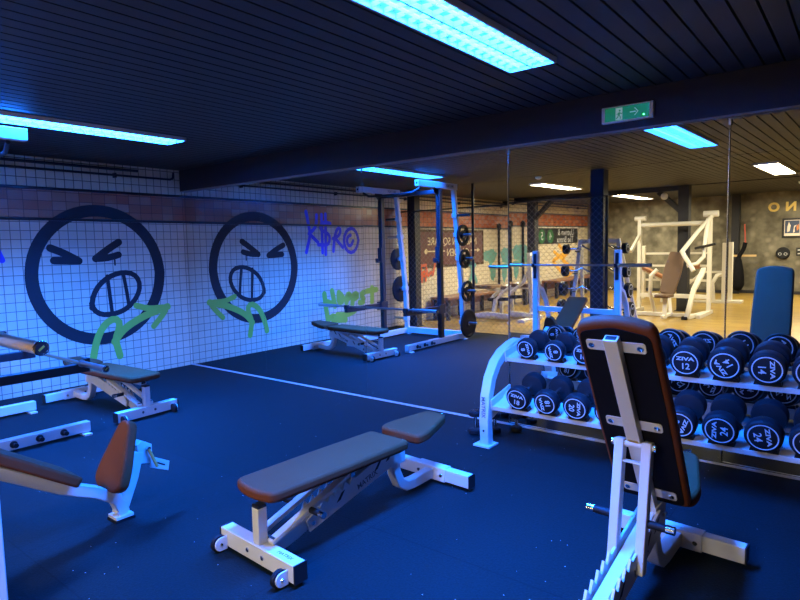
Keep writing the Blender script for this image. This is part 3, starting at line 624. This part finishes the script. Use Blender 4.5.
for z, r, lb in ((1.31, .19, 'upper solid black plate on the wall side of the power rack'), (.79, .225, 'lower solid black plate on the wall side of the power rack')):
    ty = -3.69 + (.03/.7)*min(z, .8) + (max(0, z-.8)*.127)
    plate('weight_plate', (.70, ty, z-.01), r, lb, PG, False)
barbell((1.29, -2.245, .612), 1.16, 'steel barbell lying across the low black arms of the power rack', 'steel')

# ------------------------------------------------------------------ bench press station with its bench
BX = 3.77
bp = thing('bench_press_station', (BX, -3.3, 0), 'white bench press station with brown padded bench at the left edge of the picture', 'bench press'); BO = (BX, -3.3, 0)
for x in (3.14, 4.34):
    u = MB().span((x-.04, -3.635, 0), (x+.04, -3.56, 1.38)).build('upright', 'white', bp, bevel=.005, origin=BO)
    MB().span((x-.022, -3.559, .98), (x+.022, -3.552, 1.34)).build('hook_slot', 'black', u, origin=BO)
    MB().rects([(x, -3.554, 1.19), (x, -3.548, 1.153), (x, -3.50, 1.153), (x, -3.49, 1.20)], .04, .012).build('bar_hook', 'blackmetal', u, origin=BO)
    MB().rects([(x, -3.67, .85), (x, -3.78, .80), (x, -3.92, .62), (x, -4.01, .35), (x, -4.05, .03)], .05, .06, (1, 0, 0)).build('rear_brace', 'white', bp, bevel=.005, origin=BO)
    MB().span((x-.05, -4.11, 0), (x+.05, -3.58, .03)).build('foot', 'white', bp, bevel=.003, origin=BO)
for z in (.50, .08): MB().span((3.18, -3.63, z), (4.30, -3.57, z+.07)).build('cross_beam', 'white', bp, bevel=.004, origin=BO)
# sloping pad
a = Vector((0, -.60, .40)).normalized(); n = Vector((0, .40, .60)).normalized(); o0 = Vector((BX, -3.075, .295))
pd = MB().prism(rounded([(-.14, 0), (.14, 0), (.14, .70), (-.14, .70)], .03), lambda u, v: o0+Vector((u, 0, 0))+a*v, n*.055).build('back_pad', 'brown', bp, bevel=.014, segs=3, origin=BO)
MB().rects([(BX, -2.80, .035), (BX, -2.84, .13), (BX, -2.94, .20), (BX, -3.12, .285), (BX, -3.40, .46), (BX, -3.62, .56)], .07, .06).build('main_tube', 'white', bp, bevel=.005, origin=BO)
MB().rects([(BX, -2.82, .03), (BX, -2.74, .22), (BX, -2.70, .36)], .065, .06, (0, 1, .2)).build('seat_post', 'white', bp, bevel=.005, origin=BO)
f_ = MB().span((BX-.05, -2.86, .012), (BX+.05, -2.76, .03)).build('foot_plate', 'white', bp, bevel=.002, origin=BO)
MB().span((BX-.055, -2.865, 0), (BX+.055, -2.755, .014)).build('rubber_foot', 'rubber', f_, origin=BO)
br = MB().prism([(-2.70, .29), (-2.62, .27), (-2.62, .385), (-2.68, .42), (-2.71, .40)], lambda u, v: Vector((BX-.03, u, v)), (.06, 0, 0)).build('seat_bracket', 'white', bp, bevel=.003, origin=BO)
MB().prism([(-2.64, .25), (-2.53, .20), (-2.52, .255), (-2.64, .32)], lambda u, v: Vector((BX+.030, u, v)), (.008, 0, 0)).build('slotted_arm', 'white', br, bevel=.002, origin=BO)
MB().prism([(-2.62, .275), (-2.55, .235), (-2.55, .245), (-2.62, .287)], lambda u, v: Vector((BX+.0385, u, v)), (.001, 0, 0)).build('slot', 'black', br, origin=BO)
MB().cyl((BX+.03, -2.65, .37), (BX+.055, -2.65, .37), .012, 12).build('pin_boss', 'chrome', br, origin=BO)
MB().cyl((BX+.05, -2.65, .365), (BX+.08, -2.62, .26), .009, 12).build('pin_handle', 'yellowgrip', br, origin=BO)
# seat pad, tilted up, narrow end on top
sd = Vector((0, .14, .36)).normalized(); sn = Vector((0, -.36, .14)).normalized(); s0 = Vector((BX, -2.83, .20))
MB().prism(rounded([(-.15, .01), (-.09, -.03), (.09, -.03), (.15, .01), (.14, .10), (.05, .36), (-.05, .36), (-.14, .10)], .05), lambda u, v: s0+Vector((u, 0, 0))+sd*v, sn*.06).build('seat_pad', 'brown', bp, bevel=.015, segs=3, origin=BO)
barbell((3.67, -3.52, 1.177), 1.12, 'barbell racked on the bench press uprights, its warm-light tinted sleeve entering at the left edge', 'warmlitsteel')

# ------------------------------------------------------------------ dumbbell rack
dr = thing('dumbbell_rack', (4.84, -.35, 0), 'white two tier dumbbell rack with curved end frame in front of the mirrors', 'dumbbell rack'); DO = (4.84, -.35, 0)
UY, UZ, LY, LZ = -.25, .765, -.44, .44
tiltU, tiltL = R(10), R(12)
for x in (4.84, 7.60):
    e = MB().rects([(x, -.545, .015), (x, -.555, .20), (x, -.535, .38), (x, -.49, .50), (x, -.41, .60), (x, -.30, .665), (x, -.16, .705), (x, -.05, .72)], .075, .07, (0, 1, 0.01)).build('end_frame', 'white', dr, bevel=.006, origin=DO)
    MB().span((x-.075, -.62, 0), (x+.065, -.48, .014)).build('foot_plate', 'white', e, bevel=.002, origin=DO)
    mt = text_me('MATRIX', .045, .0005, .0004)
    MB().mesh(mt, frame((x, -.592, .30), (0, -.05, 1) if False else (0, 0.02, -1), (1, 0, 0))).build('lettering', 'darkprint', e, smooth=False, origin=DO)
    MB().lathe((x, -.588, .12), (0, -1, 0), [(0, .01), (.004, .008)], 10).build('bolt', 'chrome', e, origin=DO)
    MB().bar((x, -.52, .22), (x+.06*(1 if x < 6 else -1), -.30, .36), .05, .06).build('lower_bracket', 'white', dr, bevel=.004, origin=DO)
RU = {'8': .077, '10': .083, '12': .094, '14': .099, '16': .101, '18': .103}
RL = {'18': .088, '20': .090, '22': .093, '24': .096, '26': .098, '28': .1}
UP = [('8', 80), ('8', -100), ('10', 5), ('10', -30), ('12', 60), ('12', 0), ('14', -125), ('14', 88), ('16', 20), ('16', 140), ('18', -60)]
LO = [('18', 10), ('18', -100), ('20', 95), ('20', 120), ('22', -40), ('22', 110), ('24', -88), ('24', 82), ('26', 130), ('26', 0), ('28', 70)]
UX = [5.08+.219*i for i in range(11)]; LX = [5.12+.2155*i for i in range(11)]
for (yc, zc, rb, tl, dp, xsq, ks, rr) in ((UY, UZ, .090, tiltU, .27, UX, UP, RU), (LY, LZ, .092, tiltL, .33, LX, LO, RL)):
    c, s_ = math.cos(tl), math.sin(tl); g = lambda x, u, v, yc=yc, zc=zc, c=c, s_=s_: Vector((x, yc+u*c-v*s_, zc+u*s_+v*c))
    z = -rb-.012; fr0 = -dp/2+.025
    sh = MB().prism([(fr0, z), (fr0, z-.032), (fr0+.006, z-.032), (fr0+.006, z-.006), (dp/2-.02, z-.006), (dp/2-.02, z)], lambda u, v: g(4.90, u, v), (2.66, 0, 0)).build('shelf', 'white', dr, bevel=.002, origin=DO)
    MB().prism([(fr0, z-.04), (dp/2, z-.02), (dp/2, z+.05), (fr0, z+.05)], lambda u, v: g(4.885, u, v), (.012, 0, 0)).build('shelf_end', 'white', sh, bevel=.003, origin=DO)
    MB().lathe(g(4.885, 0, z+.02), (-1, 0, 0), [(0, .012), (.004, .01)], 10).build('bolt', 'chrome', sh, origin=DO)
    for x, (k, q_) in zip(xsq, ks):
        if x > 7.4: break
        r_ = rr[k]; w_ = r_*.62
        for u0 in (-dp/2+.03, dp/2-.085):
            MB().prism([(-w_-.012, z), (w_+.012, z), (w_+.004, z+.026), (w_-.02, z+.014), (0, z+.0115), (-w_+.02, z+.014), (-w_-.004, z+.026)], lambda a, b, x=x, u0=u0: g(x+a, u0, b), g(0, .055, 0)-g(0, 0, 0)).build('saddle', 'black', dr, smooth=False, origin=DO)
_db = {}
def dumbbell(kg, R0, Lh, loc, tilt, spin, label):
    key = (kg, R0)
    if key not in _db:
        t = thing('dumbbell', (0, 0, 0), label, 'dumbbell', 'round dumbbells on the rack')
        hw = R0*.95; hh = Lh/2
        for sgn in (-1, 1):
            hd = MB().lathe((0, sgn*hh, 0), (0, -sgn, 0), [(0, R0-.016), (.003, R0-.008), (.012, R0-.001), (.02, R0), (hw-.02, R0), (hw-.006, R0-.006), (hw, R0-.022), (hw+.004, .04)], 40).build('head', 'rubber', t)
            MB().ring((0, sgn*(hh+.0002), 0), (0, sgn, 0), R0*.80, R0*.735, .0008, 40).build('ring', 'print', hd, smooth=False)
            yy = sgn*(hh+.0008)
            fx = (1, 0, 0) if sgn < 0 else (-1, 0, 0)
            mb = MB().mesh(text_me('ZIVA', R0*.40, .0004, R0*.014), frame((0, yy, R0*.27), fx, (0, 0, 1)) @ Matrix.Diagonal((1.25, .82, 1, 1))).build('brand_print', 'print', hd, smooth=False)
            mb = MB().mesh(text_me(kg, R0*.58, .0004, R0*.008), frame((0, yy, -R0*.27), fx, (0, 0, 1)))
            mb.build('number_print', 'print', hd, smooth=False)
        MB().lathe((0, -(hh-hw), 0), (0, 1, 0), [(0, .016), (.02, .016), (Lh/2-hw, .019), (Lh-2*hw-.02, .016), (Lh-2*hw, .016)], 20).build('handle', 'chrome', t)
        _db[key] = t; o = t
    else: o = copy_tree(_db[key]); o['label'] = label
    o.location = loc; o.rotation_euler = (Matrix.Rotation(tilt, 4, 'X') @ Matrix.Rotation(R(spin), 4, 'Y')).to_euler()
    return o
UO = ['first', 'second', 'third', 'fourth', 'fifth', 'sixth', 'seventh', 'eighth', 'ninth', 'tenth', 'eleventh']
def put(x, yc, zc, tl, k, rr, rb, L_, sp, lb):
    v = rr[k]-rb; dumbbell(k, rr[k], L_, (x, yc-v*math.sin(tl), zc+v*math.cos(tl)), tl, sp, lb)
for i, (k, sp) in enumerate(UP):
    if UX[i] < 7.45: put(UX[i], UY, UZ, tiltU, k, RU, .090, .27, sp, 'black round dumbbell marked %s, %s from the left on the upper rack tier' % (k, UO[i]))
for i, (k, sp) in enumerate(LO):
    if LX[i] < 7.4: put(LX[i], LY, LZ, tiltL, k, RL, .092, .33, sp, 'black round dumbbell marked %s, %s from the left on the lower rack tier' % (k, UO[i]))

# small chrome dumbbells on the floor beside the rack end
def small_db(loc, rot, R0, L, label):
    t = thing('small_dumbbell', loc, label, 'dumbbell', 'small chrome handled dumbbells on the floor')
    MB().cyl((0, 0, -L/2+.03), (0, 0, L/2-.03), .014, 14).build('handle', 'chrome', t)
    for s in (-1, 1):
        hd = MB().lathe((0, 0, s*(L/2)), (0, 0, -s), [(0, R0-.01), (.008, R0), (.034, R0), (.042, R0-.01)], 24).build('head', 'rubber', t)
        MB().ring((0, 0, s*(L/2+.0002)), (0, 0, s), R0*.6, R0*.3, .001, 20).build('face_ring', 'chrome', hd)
    t.rotation_euler = rot
    return t
small_db((4.63, -.36, .094), (0, 0, 0), .055, .185, 'small upright chrome handled dumbbell left of the rack foot, the one nearest the room')
small_db((4.60, -.18, .085), (0, 0, 0), .05, .165, 'small upright dumbbell with chrome handle close to the mirror, left of the rack foot')
small_db((4.74, -.24, .08), (0, 0, 0), .048, .16, 'small upright dumbbell with chrome handle right behind the white rack foot')
small_db((4.87, -.12, .075), (0, 0, 0), .046, .15, 'small upright dumbbell with chrome handle under the left end of the lower rack tier')

# ------------------------------------------------------------------ wire fence
fn = thing('wire_fence', (2.0, -4.40, 0), 'chain link wire fence between the rubber floor and the wooden floor', 'fence'); FO = (2.0, -4.40, 0)
FH = 2.16; F0, F1 = .02, 3.9; st = .10; mb = MB(); u = F0-FH
def wire(a, b):
    mb.bar((a[0], -4.40, a[1]), (b[0], -4.40, b[1]), .0030, .0030, (0, 1, 0))
while u < F1:
    # rising to the right
    a = (max(u, F0), max(0, F0-u)); b = (min(u+FH, F1), min(FH, F1-u))
    if b[0] > a[0]+.02: wire((a[0], a[1]+.01), (b[0], b[1])); wire((F0+F1-a[0], a[1]+.01), (F0+F1-b[0], b[1]))
    u += st
mb.build('wire_mesh', 'wire', fn, smooth=False, origin=FO)
for x in (1.72, 3.88): MB().cyl((x, -4.40, 0), (x, -4.40, CEIL if x < 3 else FH), .022, 12).build('post', 'blackmetal', fn, origin=FO)
MB().cyl((F0, -4.40, FH), (F1, -4.40, FH), .012, 10).build('top_rail', 'blackmetal', fn, origin=FO)

# ------------------------------------------------------------------ far zone: fixed barbell rack
fr_ = thing('barbell_rack', (3.6, -4.95, 0), 'white A shaped stand holding fixed barbells behind the wire fence', 'rack'); RO2 = (3.6, -4.95, 0)
mb = MB()
for x0, x1 in ((3.28, 3.12), (3.88, 4.06)):
    MB().rects([(x0, -4.88, 1.52), (x1, -4.80, .02)], .06, .05, (0, 1, 0)).build('front_leg', 'white', fr_, bevel=.004, origin=RO2)
    MB().rects([(x0, -4.90, 1.50), (x1, -5.35, .02)], .05, .05, (0, 1, .3)).build('rear_leg', 'white', fr_, bevel=.004, origin=RO2)
MB().span((3.26, -4.91, 1.46), (3.90, -4.86, 1.53)).build('top_bar', 'white', fr_, bevel=.004, origin=RO2)
for i, (z, r, ln) in enumerate(((1.38, .082, 1.02), (1.03, .095, 1.06), (.74, .118, 1.12), (.44, .125, 1.18))):
    cx = 3.57; lb = ['topmost', 'second highest', 'third highest', 'lowest'][i]
    MB().bar((3.3-.12*(1.5-z), -4.80, z-.05), (3.3-.12*(1.5-z), -4.68, z-.04), .04, .02).bar((3.92+.12*(1.5-z), -4.80, z-.05), (3.92+.12*(1.5-z), -4.68, z-.04), .04, .02).build('bar_holder', 'black', fr_, origin=RO2)
    t = thing('fixed_barbell', (cx, -4.73, z), '%s fixed barbell with round black ends on the white stand' % lb, 'barbell', 'fixed barbells on the white stand')
    h = ln/2; zig = [(-h+.05, 0, 0), (-.30, 0, 0), (-.2, 0, .045), (-.08, 0, -.02), (.08, 0, -.02), (.2, 0, .045), (.30, 0, 0), (h-.05, 0, 0)]
    MB().tube(zig, .015, 10).build('bar', 'chrome', t)
    for s in (-1, 1):
        hd = MB().lathe((s*h, 0, 0), (-s, 0, 0), [(0, r-.012), (.008, r), (.07, r), (.08, r-.015)], 28).build('weight_head', 'rubber', t)
        MB().ring((s*(h+.0004), 0, 0), (s, 0, 0), r*.8, r*.7, .001, 28).mesh(text_me('ZIVA', r*.4, .0004), frame((s*(h+.001), 0, r*.2), (0, s, 0), (0, 0, 1))).build('print_ring', 'print', hd, smooth=False)

# far zone: incline press machine
pm = thing('incline_press_machine', (3.8, -8.0, 0), 'tall white plate loaded press machine with a brown seat back on the wooden floor', 'gym machine'); PO = (3.8, -8.0, 0)
C = 'cream_metal'
for x in (3.10, 4.42):
    MB().rects([(x, -8.3, .05), (x, -8.3, 1.0), (x, -8.3, 1.90)], .07, .09, (0, 1, 0)).build('upright', C, pm, bevel=.005, origin=PO)
    MB().span((x-.04, -8.5, 0), (x+.04, -7.5, .07)).build('base_tube', C, pm, bevel=.005, origin=PO)
MB().cyl((3.10, -8.3, 1.78), (4.42, -8.3, 1.78), .045, 12).build('top_tube', C, pm, origin=PO)
MB().cyl((3.0, -8.3, 1.92), (3.22, -8.3, 1.92), .05, 12).cyl((4.3, -8.3, 1.95), (4.56, -8.3, 1.95), .06, 12).build('pivot_drum', C, pm, origin=PO)
MB().span((3.1, -7.62, .01), (4.35, -7.54, .08)).build('front_tube', C, pm, bevel=.005, origin=PO)
MB().span((3.1, -8.34, .30), (4.42, -8.26, .38)).build('lower_tube', C, pm, bevel=.005, origin=PO)
MB().tube([(4.46, -8.3, 1.92), (4.30, -7.9, 1.62), (4.14, -7.45, 1.25), (4.22, -7.35, 1.15), (4.38, -7.3, .90)], .04, 10, (1, 0, 0)).build('lever_arm', C, pm, origin=PO)
MB().tube([(4.40, -8.2, 1.85), (4.45, -7.8, 1.5), (4.45, -7.7, 1.15), (4.36, -7.6, 1.02), (4.2, -7.55, .98)], .035, 10, (1, 0, 0)).build('lever_arm', C, pm, origin=PO)
MB().rects([(3.10, -8.3, 1.6), (3.10, -7.75, 1.25)], .05, .05).build('lever_arm', C, pm, origin=PO)
for x, s in ((3.1, -1), (4.3, 1)): MB().cyl((x, -7.7, 1.3), (x+s*.36, -7.65, 1.38), .025, 10).build('plate_horn', 'black', pm, origin=PO)
MB().rects([(4.40, -7.95, .90), (4.44, -7.62, .82), (4.36, -7.42, .55), (4.28, -7.28, .03)], .07, .08, (1, 0, 0)).build('front_leg', C, pm, bevel=.006, origin=PO)
MB().rects([(4.28, -7.28, .04), (4.40, -8.2, .04)], .07, .07).build('side_foot', C, pm, bevel=.004, origin=PO)
MB().span((4.20, -7.34, 0), (4.30, -7.24, .06)).build('rubber_foot', 'black', pm, origin=PO)
a = Vector((.10, -.28, .74)).normalized(); fx = Vector((1, 0, -.14)).normalized(); nn = fx.cross(a)
MB().prism(rounded([(-.13, 0), (.13, 0), (.16, .45), (.13, .82), (-.13, .82), (-.16, .45)], .05), lambda u, v: Vector((3.93, -7.3, .46))+fx*u+a*v, -nn*.06).build('seat_back', 'umber', pm, bevel=.012, origin=PO)
MB().prism(rounded([(-.14, 0), (.14, 0), (.12, .36), (-.12, .36)], .04), lambda u, v: Vector((3.93+u, -7.27+v, .42)), (0, 0, .06)).build('seat', 'umber', pm, bevel=.012, origin=PO)
MB().rects([(3.93, -7.15, .02), (3.93, -7.2, .40)], .07, .06).rects([(3.93, -7.55, .05), (3.80, -7.75, .85), (3.8, -7.8, 1.0)], .06, .06).span((3.90, -7.6, .04), (3.96, -7.0, .09)).build('seat_frame', C, pm, bevel=.004, origin=PO)
MB().tube([(3.62, -7.6, .08), (3.58, -7.45, .45), (3.62, -7.35, .8), (3.72, -7.4, .92)], .035, 10, (1, 0, 0)).build('side_guard', C, pm, origin=PO)

# far zone: cable station behind the press machine
ct = thing('cable_station', (4.29, -10.6, 0), 'white double column cable station standing in front of the narrow wall column', 'gym machine'); CO = (4.3, -10.6, 0)
for x in (4.23, 4.35): MB().span((x-.035, -10.65, .05), (x+.045, -10.55, 1.36)).build('weight_column', C, ct, bevel=.004, origin=CO)
MB().rects([(4.05, -10.5, .04), (4.02, -10.5, .45), (4.1, -10.55, .62), (4.2, -10.6, .65)], .07, .07, (1, 0, 0)).build('curved_leg', C, ct, bevel=.004, origin=CO)
MB().span((4.0, -10.75, 0), (4.6, -10.45, .05)).build('base', C, ct, bevel=.003, origin=CO)
MB().prism(rounded([(-.16, 0), (.16, 0), (.16, .14), (-.16, .14)], .03), lambda u, v: Vector((3.62+u, -10.4, .78+v)), (0, .07, 0)).build('arm_pad', 'tan', ct, bevel=.01, origin=CO)
MB().prism(rounded([(-.13, 0), (.13, 0), (.13, .34), (-.13, .34)], .03), lambda u, v: Vector((3.40+u, -10.4, .28+v)), (0, .07, 0)).build('seat_back', 'tan', ct, bevel=.01, origin=CO)
MB().rects([(3.4, -10.45, .3), (3.8, -10.55, .7), (4.2, -10.6, .7)], .05, .05).span((3.3, -10.55, .0), (4.2, -10.48, .05)).span((3.37, -10.47, .03), (3.43, -10.41, .35)).build('pad_frame', C, ct, bevel=.004, origin=CO)
# far zone: smith style rack with tan bench further back
sr = thing('storage_frame', (2.9, -10.9, 0), 'cream metal frame with horizontal bars and a sloping tan pad behind the press machine', 'gym machine'); SO = (2.9, -10.9, 0)
for x in (2.35, 3.25): MB().span((x-.05, -10.95, 0), (x+.05, -10.85, 1.32)).build('upright', C, sr, bevel=.004, origin=SO)
for z in (.45, .8, 1.1): MB().span((2.3, -10.93, z), (3.9, -10.89, z+.05)).build('cross_bar', C, sr, origin=SO)
MB().prism(rounded([(-.12, 0), (.12, 0), (.12, .85), (-.12, .85)], .03), lambda u, v: Vector((2.40+v*.88, -10.2+u, .86-v*.42)), (.02, 0, .06)).build('sloping_pad', 'tan', sr, bevel=.01, origin=SO)
MB().rects([(2.45, -10.2, .80), (3.1, -10.2, .48)], .05, .05).rects([(2.75, -10.9, .55), (2.75, -10.2, .64)], .05, .05).rects([(3.0, -10.2, .5), (3.0, -10.2, .0)], .05, .05, (0, 1, 0)).rects([(2.5, -10.2, .78), (2.45, -10.2, .0)], .05, .05, (0, 1, 0)).build('pad_frame', C, sr, origin=SO)

# far zone: leg machine seen through the fence
lm = thing('leg_machine', (1.5, -5.9, 0), 'white seated leg machine with black rollers behind the wire fence', 'gym machine'); LO_ = (1.5, -5.9, 0)
MB().tube([(1.88, -5.95, 1.25), (1.78, -5.95, .95), (1.66, -5.95, .72), (1.42, -5.9, .52), (1.34, -5.88, .42)], .035, 10, (1, 0, 0)).build('lever_arm', C, lm, origin=LO_)
MB().tube([(1.50, -6.05, .70), (1.2, -6.05, .5), (1.12, -6.0, .38)], .035, 10, (1, 0, 0)).build('lever_arm', C, lm, origin=LO_)
for x, z in ((1.34, .43), (1.14, .42)): MB().cyl((x, -5.9, z), (x+.34, -5.9, z+.02), .035, 12).build('roller', 'black', lm, origin=LO_)
MB().rects([(.85, -5.7, .10), (1.2, -5.75, .16), (1.9, -5.9, .10)], .07, .07).rects([(.8, -6.1, .05), (1.3, -6.05, .06), (2.0, -6.1, .05)], .07, .07).rects([(1.86, -5.95, .05), (1.80, -5.95, 1.30)], .08, .08, (0, 1, 0)).rects([(1.25, -5.88, .05), (1.33, -5.88, .44)], .07, .07, (0, 1, 0)).span((1.78, -6.3, 0), (1.92, -5.5, .05)).build('frame', C, lm, bevel=.004, origin=LO_)
for x in (.95, 1.55): MB().prism(rounded([(-.2, 0), (.2, 0), (.2, .5), (-.2, .5)], .05), lambda u, v, x=x: Vector((x+u, -6.5+v, .62)), (0, 0, .07)).build('brown_pad', 'umber', lm, bevel=.012, origin=LO_)
MB().rects([(.95, -6.25, .6), (1.6, -6.25, .6)], .06, .06).rects([(1.25, -6.25, .0), (1.25, -6.25, .6)], .06, .06, (0, 1, 0)).build('pad_frame', C, lm, origin=LO_)

# wall benches
def wall_bench(y0, y1, label):
    t = thing('wall_bench', (.3, (y0+y1)/2, 0), label, 'bench', 'wooden benches along the tiled wall'); O = (.3, (y0+y1)/2, 0)
    MB().span((.08, y0, .42), (.52, y1, .47)).build('seat', 'wood', t, bevel=.005, origin=O)
    MB().span((.08, y0, .22), (.12, y1, .42)).build('front_board', 'wood', t, bevel=.003, origin=O)
    n = 4
    for k in range(n):
        y = y0+.1+(y1-y0-.2)*k/(n-1); MB().span((.10, y-.04, 0), (.16, y+.04, .42)).span((.42, y-.04, 0), (.48, y+.04, .42)).build('leg', 'structblack', t, origin=O)
wall_bench(-8.4, -5.4, 'wooden wall bench nearer the wire fence, below the maroon sign'); wall_bench(-12.9, -9.9, 'wooden wall bench farther back, below the dark station sign')

# back wall items (facing +y; seen reversed in the mirrors)
def wallf(x, z, y=YB+.002): return frame((x, y, z), (-1, 0, 0), (0, 0, 1))
for ch, x, lb in (('O', 4.80, 'gold letter O mounted on the taupe wallpaper wall'), ('N', 5.16, 'gold letter N mounted on the taupe wallpaper wall')):
    o = MB().mesh(text_me(ch, .30, .012, .012), wallf(x, 2.17, YB+.014)).build('wall_letter', 'gold', smooth=False); tag(o, lb, 'letter', 'gold letters on the wallpaper wall')
pf = thing('framed_picture', (5.20, YB, 1.65), 'black framed sports picture on the wallpaper wall under the gold letters', 'picture')
MB().span((-.21, 0, -.24), (.21, .025, .24)).build('frame', 'black', pf, bevel=.003)
MB().span((-.165, .025, -.195), (.165, .027, .195)).build('mount', 'artpale', pf)
MB().span((-.15, .027, -.13), (.15, .029, .18)).build('image', 'artblue', pf)
MB().prism([(-.1, -.1), (-.05, -.08), (-.03, .06), (-.07, .15), (-.1, .03)], lambda a, b: Vector((a, .029, b)), (0, .001, 0)).prism([(.02, -.12), (.06, -.1), (.05, .0), (.1, .08), (.04, .05)], lambda a, b: Vector((a, .029, b)), (0, .001, 0)).build('player_shapes', 'artpale', pf)
MB().prism([(.1, -.08), (.14, -.02), (.13, .1), (.09, .03)], lambda a, b: Vector((a, .029, b)), (0, .001, 0)).build('orange_shape', 'artorange', pf)
o = MB().span((-.12, 0, -.10), (.12, .012, .10)).build('notice_plate', 'black'); o.location = (5.42, YB, 1.06); tag(o, 'small black notice on the wallpaper wall at the right edge of the mirror', 'notice')
for z, x1 in ((.03, .09), (-.06, .01)): MB().span((-.09, .012, z), (x1, .014, z+.025)).build('pale_line', 'print', o)
bk = thing('boxing_pad', (5.03, YB, 1.03), 'black oval boxing pad hanging on the wallpaper wall', 'boxing pad')
MB().prism([(.15*math.cos(R(a)), .15*math.sin(R(a))) for a in range(0, 360, 15)], lambda a, b: Vector((a, .0, b)), (0, .09, 0)).build('pad', 'rubber', bk, bevel=.02)
MB().ring((-.06, .0905, -.02), (0, 1, 0), .035, .028, .001, 20).ring((.06, .0905, -.02), (0, 1, 0), .035, .028, .001, 20).build('pale_rings', 'print', bk)
# wall rack of black gear on the narrow column
hg = thing('hanging_gear', (3.99, -12.72, 0), 'black training gear hanging from a wooden bar on the narrow wall column', 'training gear')
MB().span((-.08, -.02, .96), (.52, .03, 1.01)).build('wooden_bar', mat('pale wood', (.55, .38, .18), .5), hg)
MB().span((-.02, -.14, .98), (.03, 0, 1.06)).build('bracket', 'blackmetal', hg)
MB().lathe((.13, .05, .94), (0, 0, -1), [(0, .05), (.08, .08), (.35, .13), (.7, .15), (.82, .09), (.86, .03)], 18).build('black_bag', 'blackpanel', hg)
MB().tube([(.1, .05, .8), (.16, .05, 1.0), (.24, .05, 1.15), (.28, .05, 1.32)], .05, 8, (0, 1, 0)).build('black_strap', 'blackpanel', hg)
MB().cyl((.28, .05, 1.30), (.25, .05, 1.78), .016, 8).build('red_band', 'redcloth', hg)
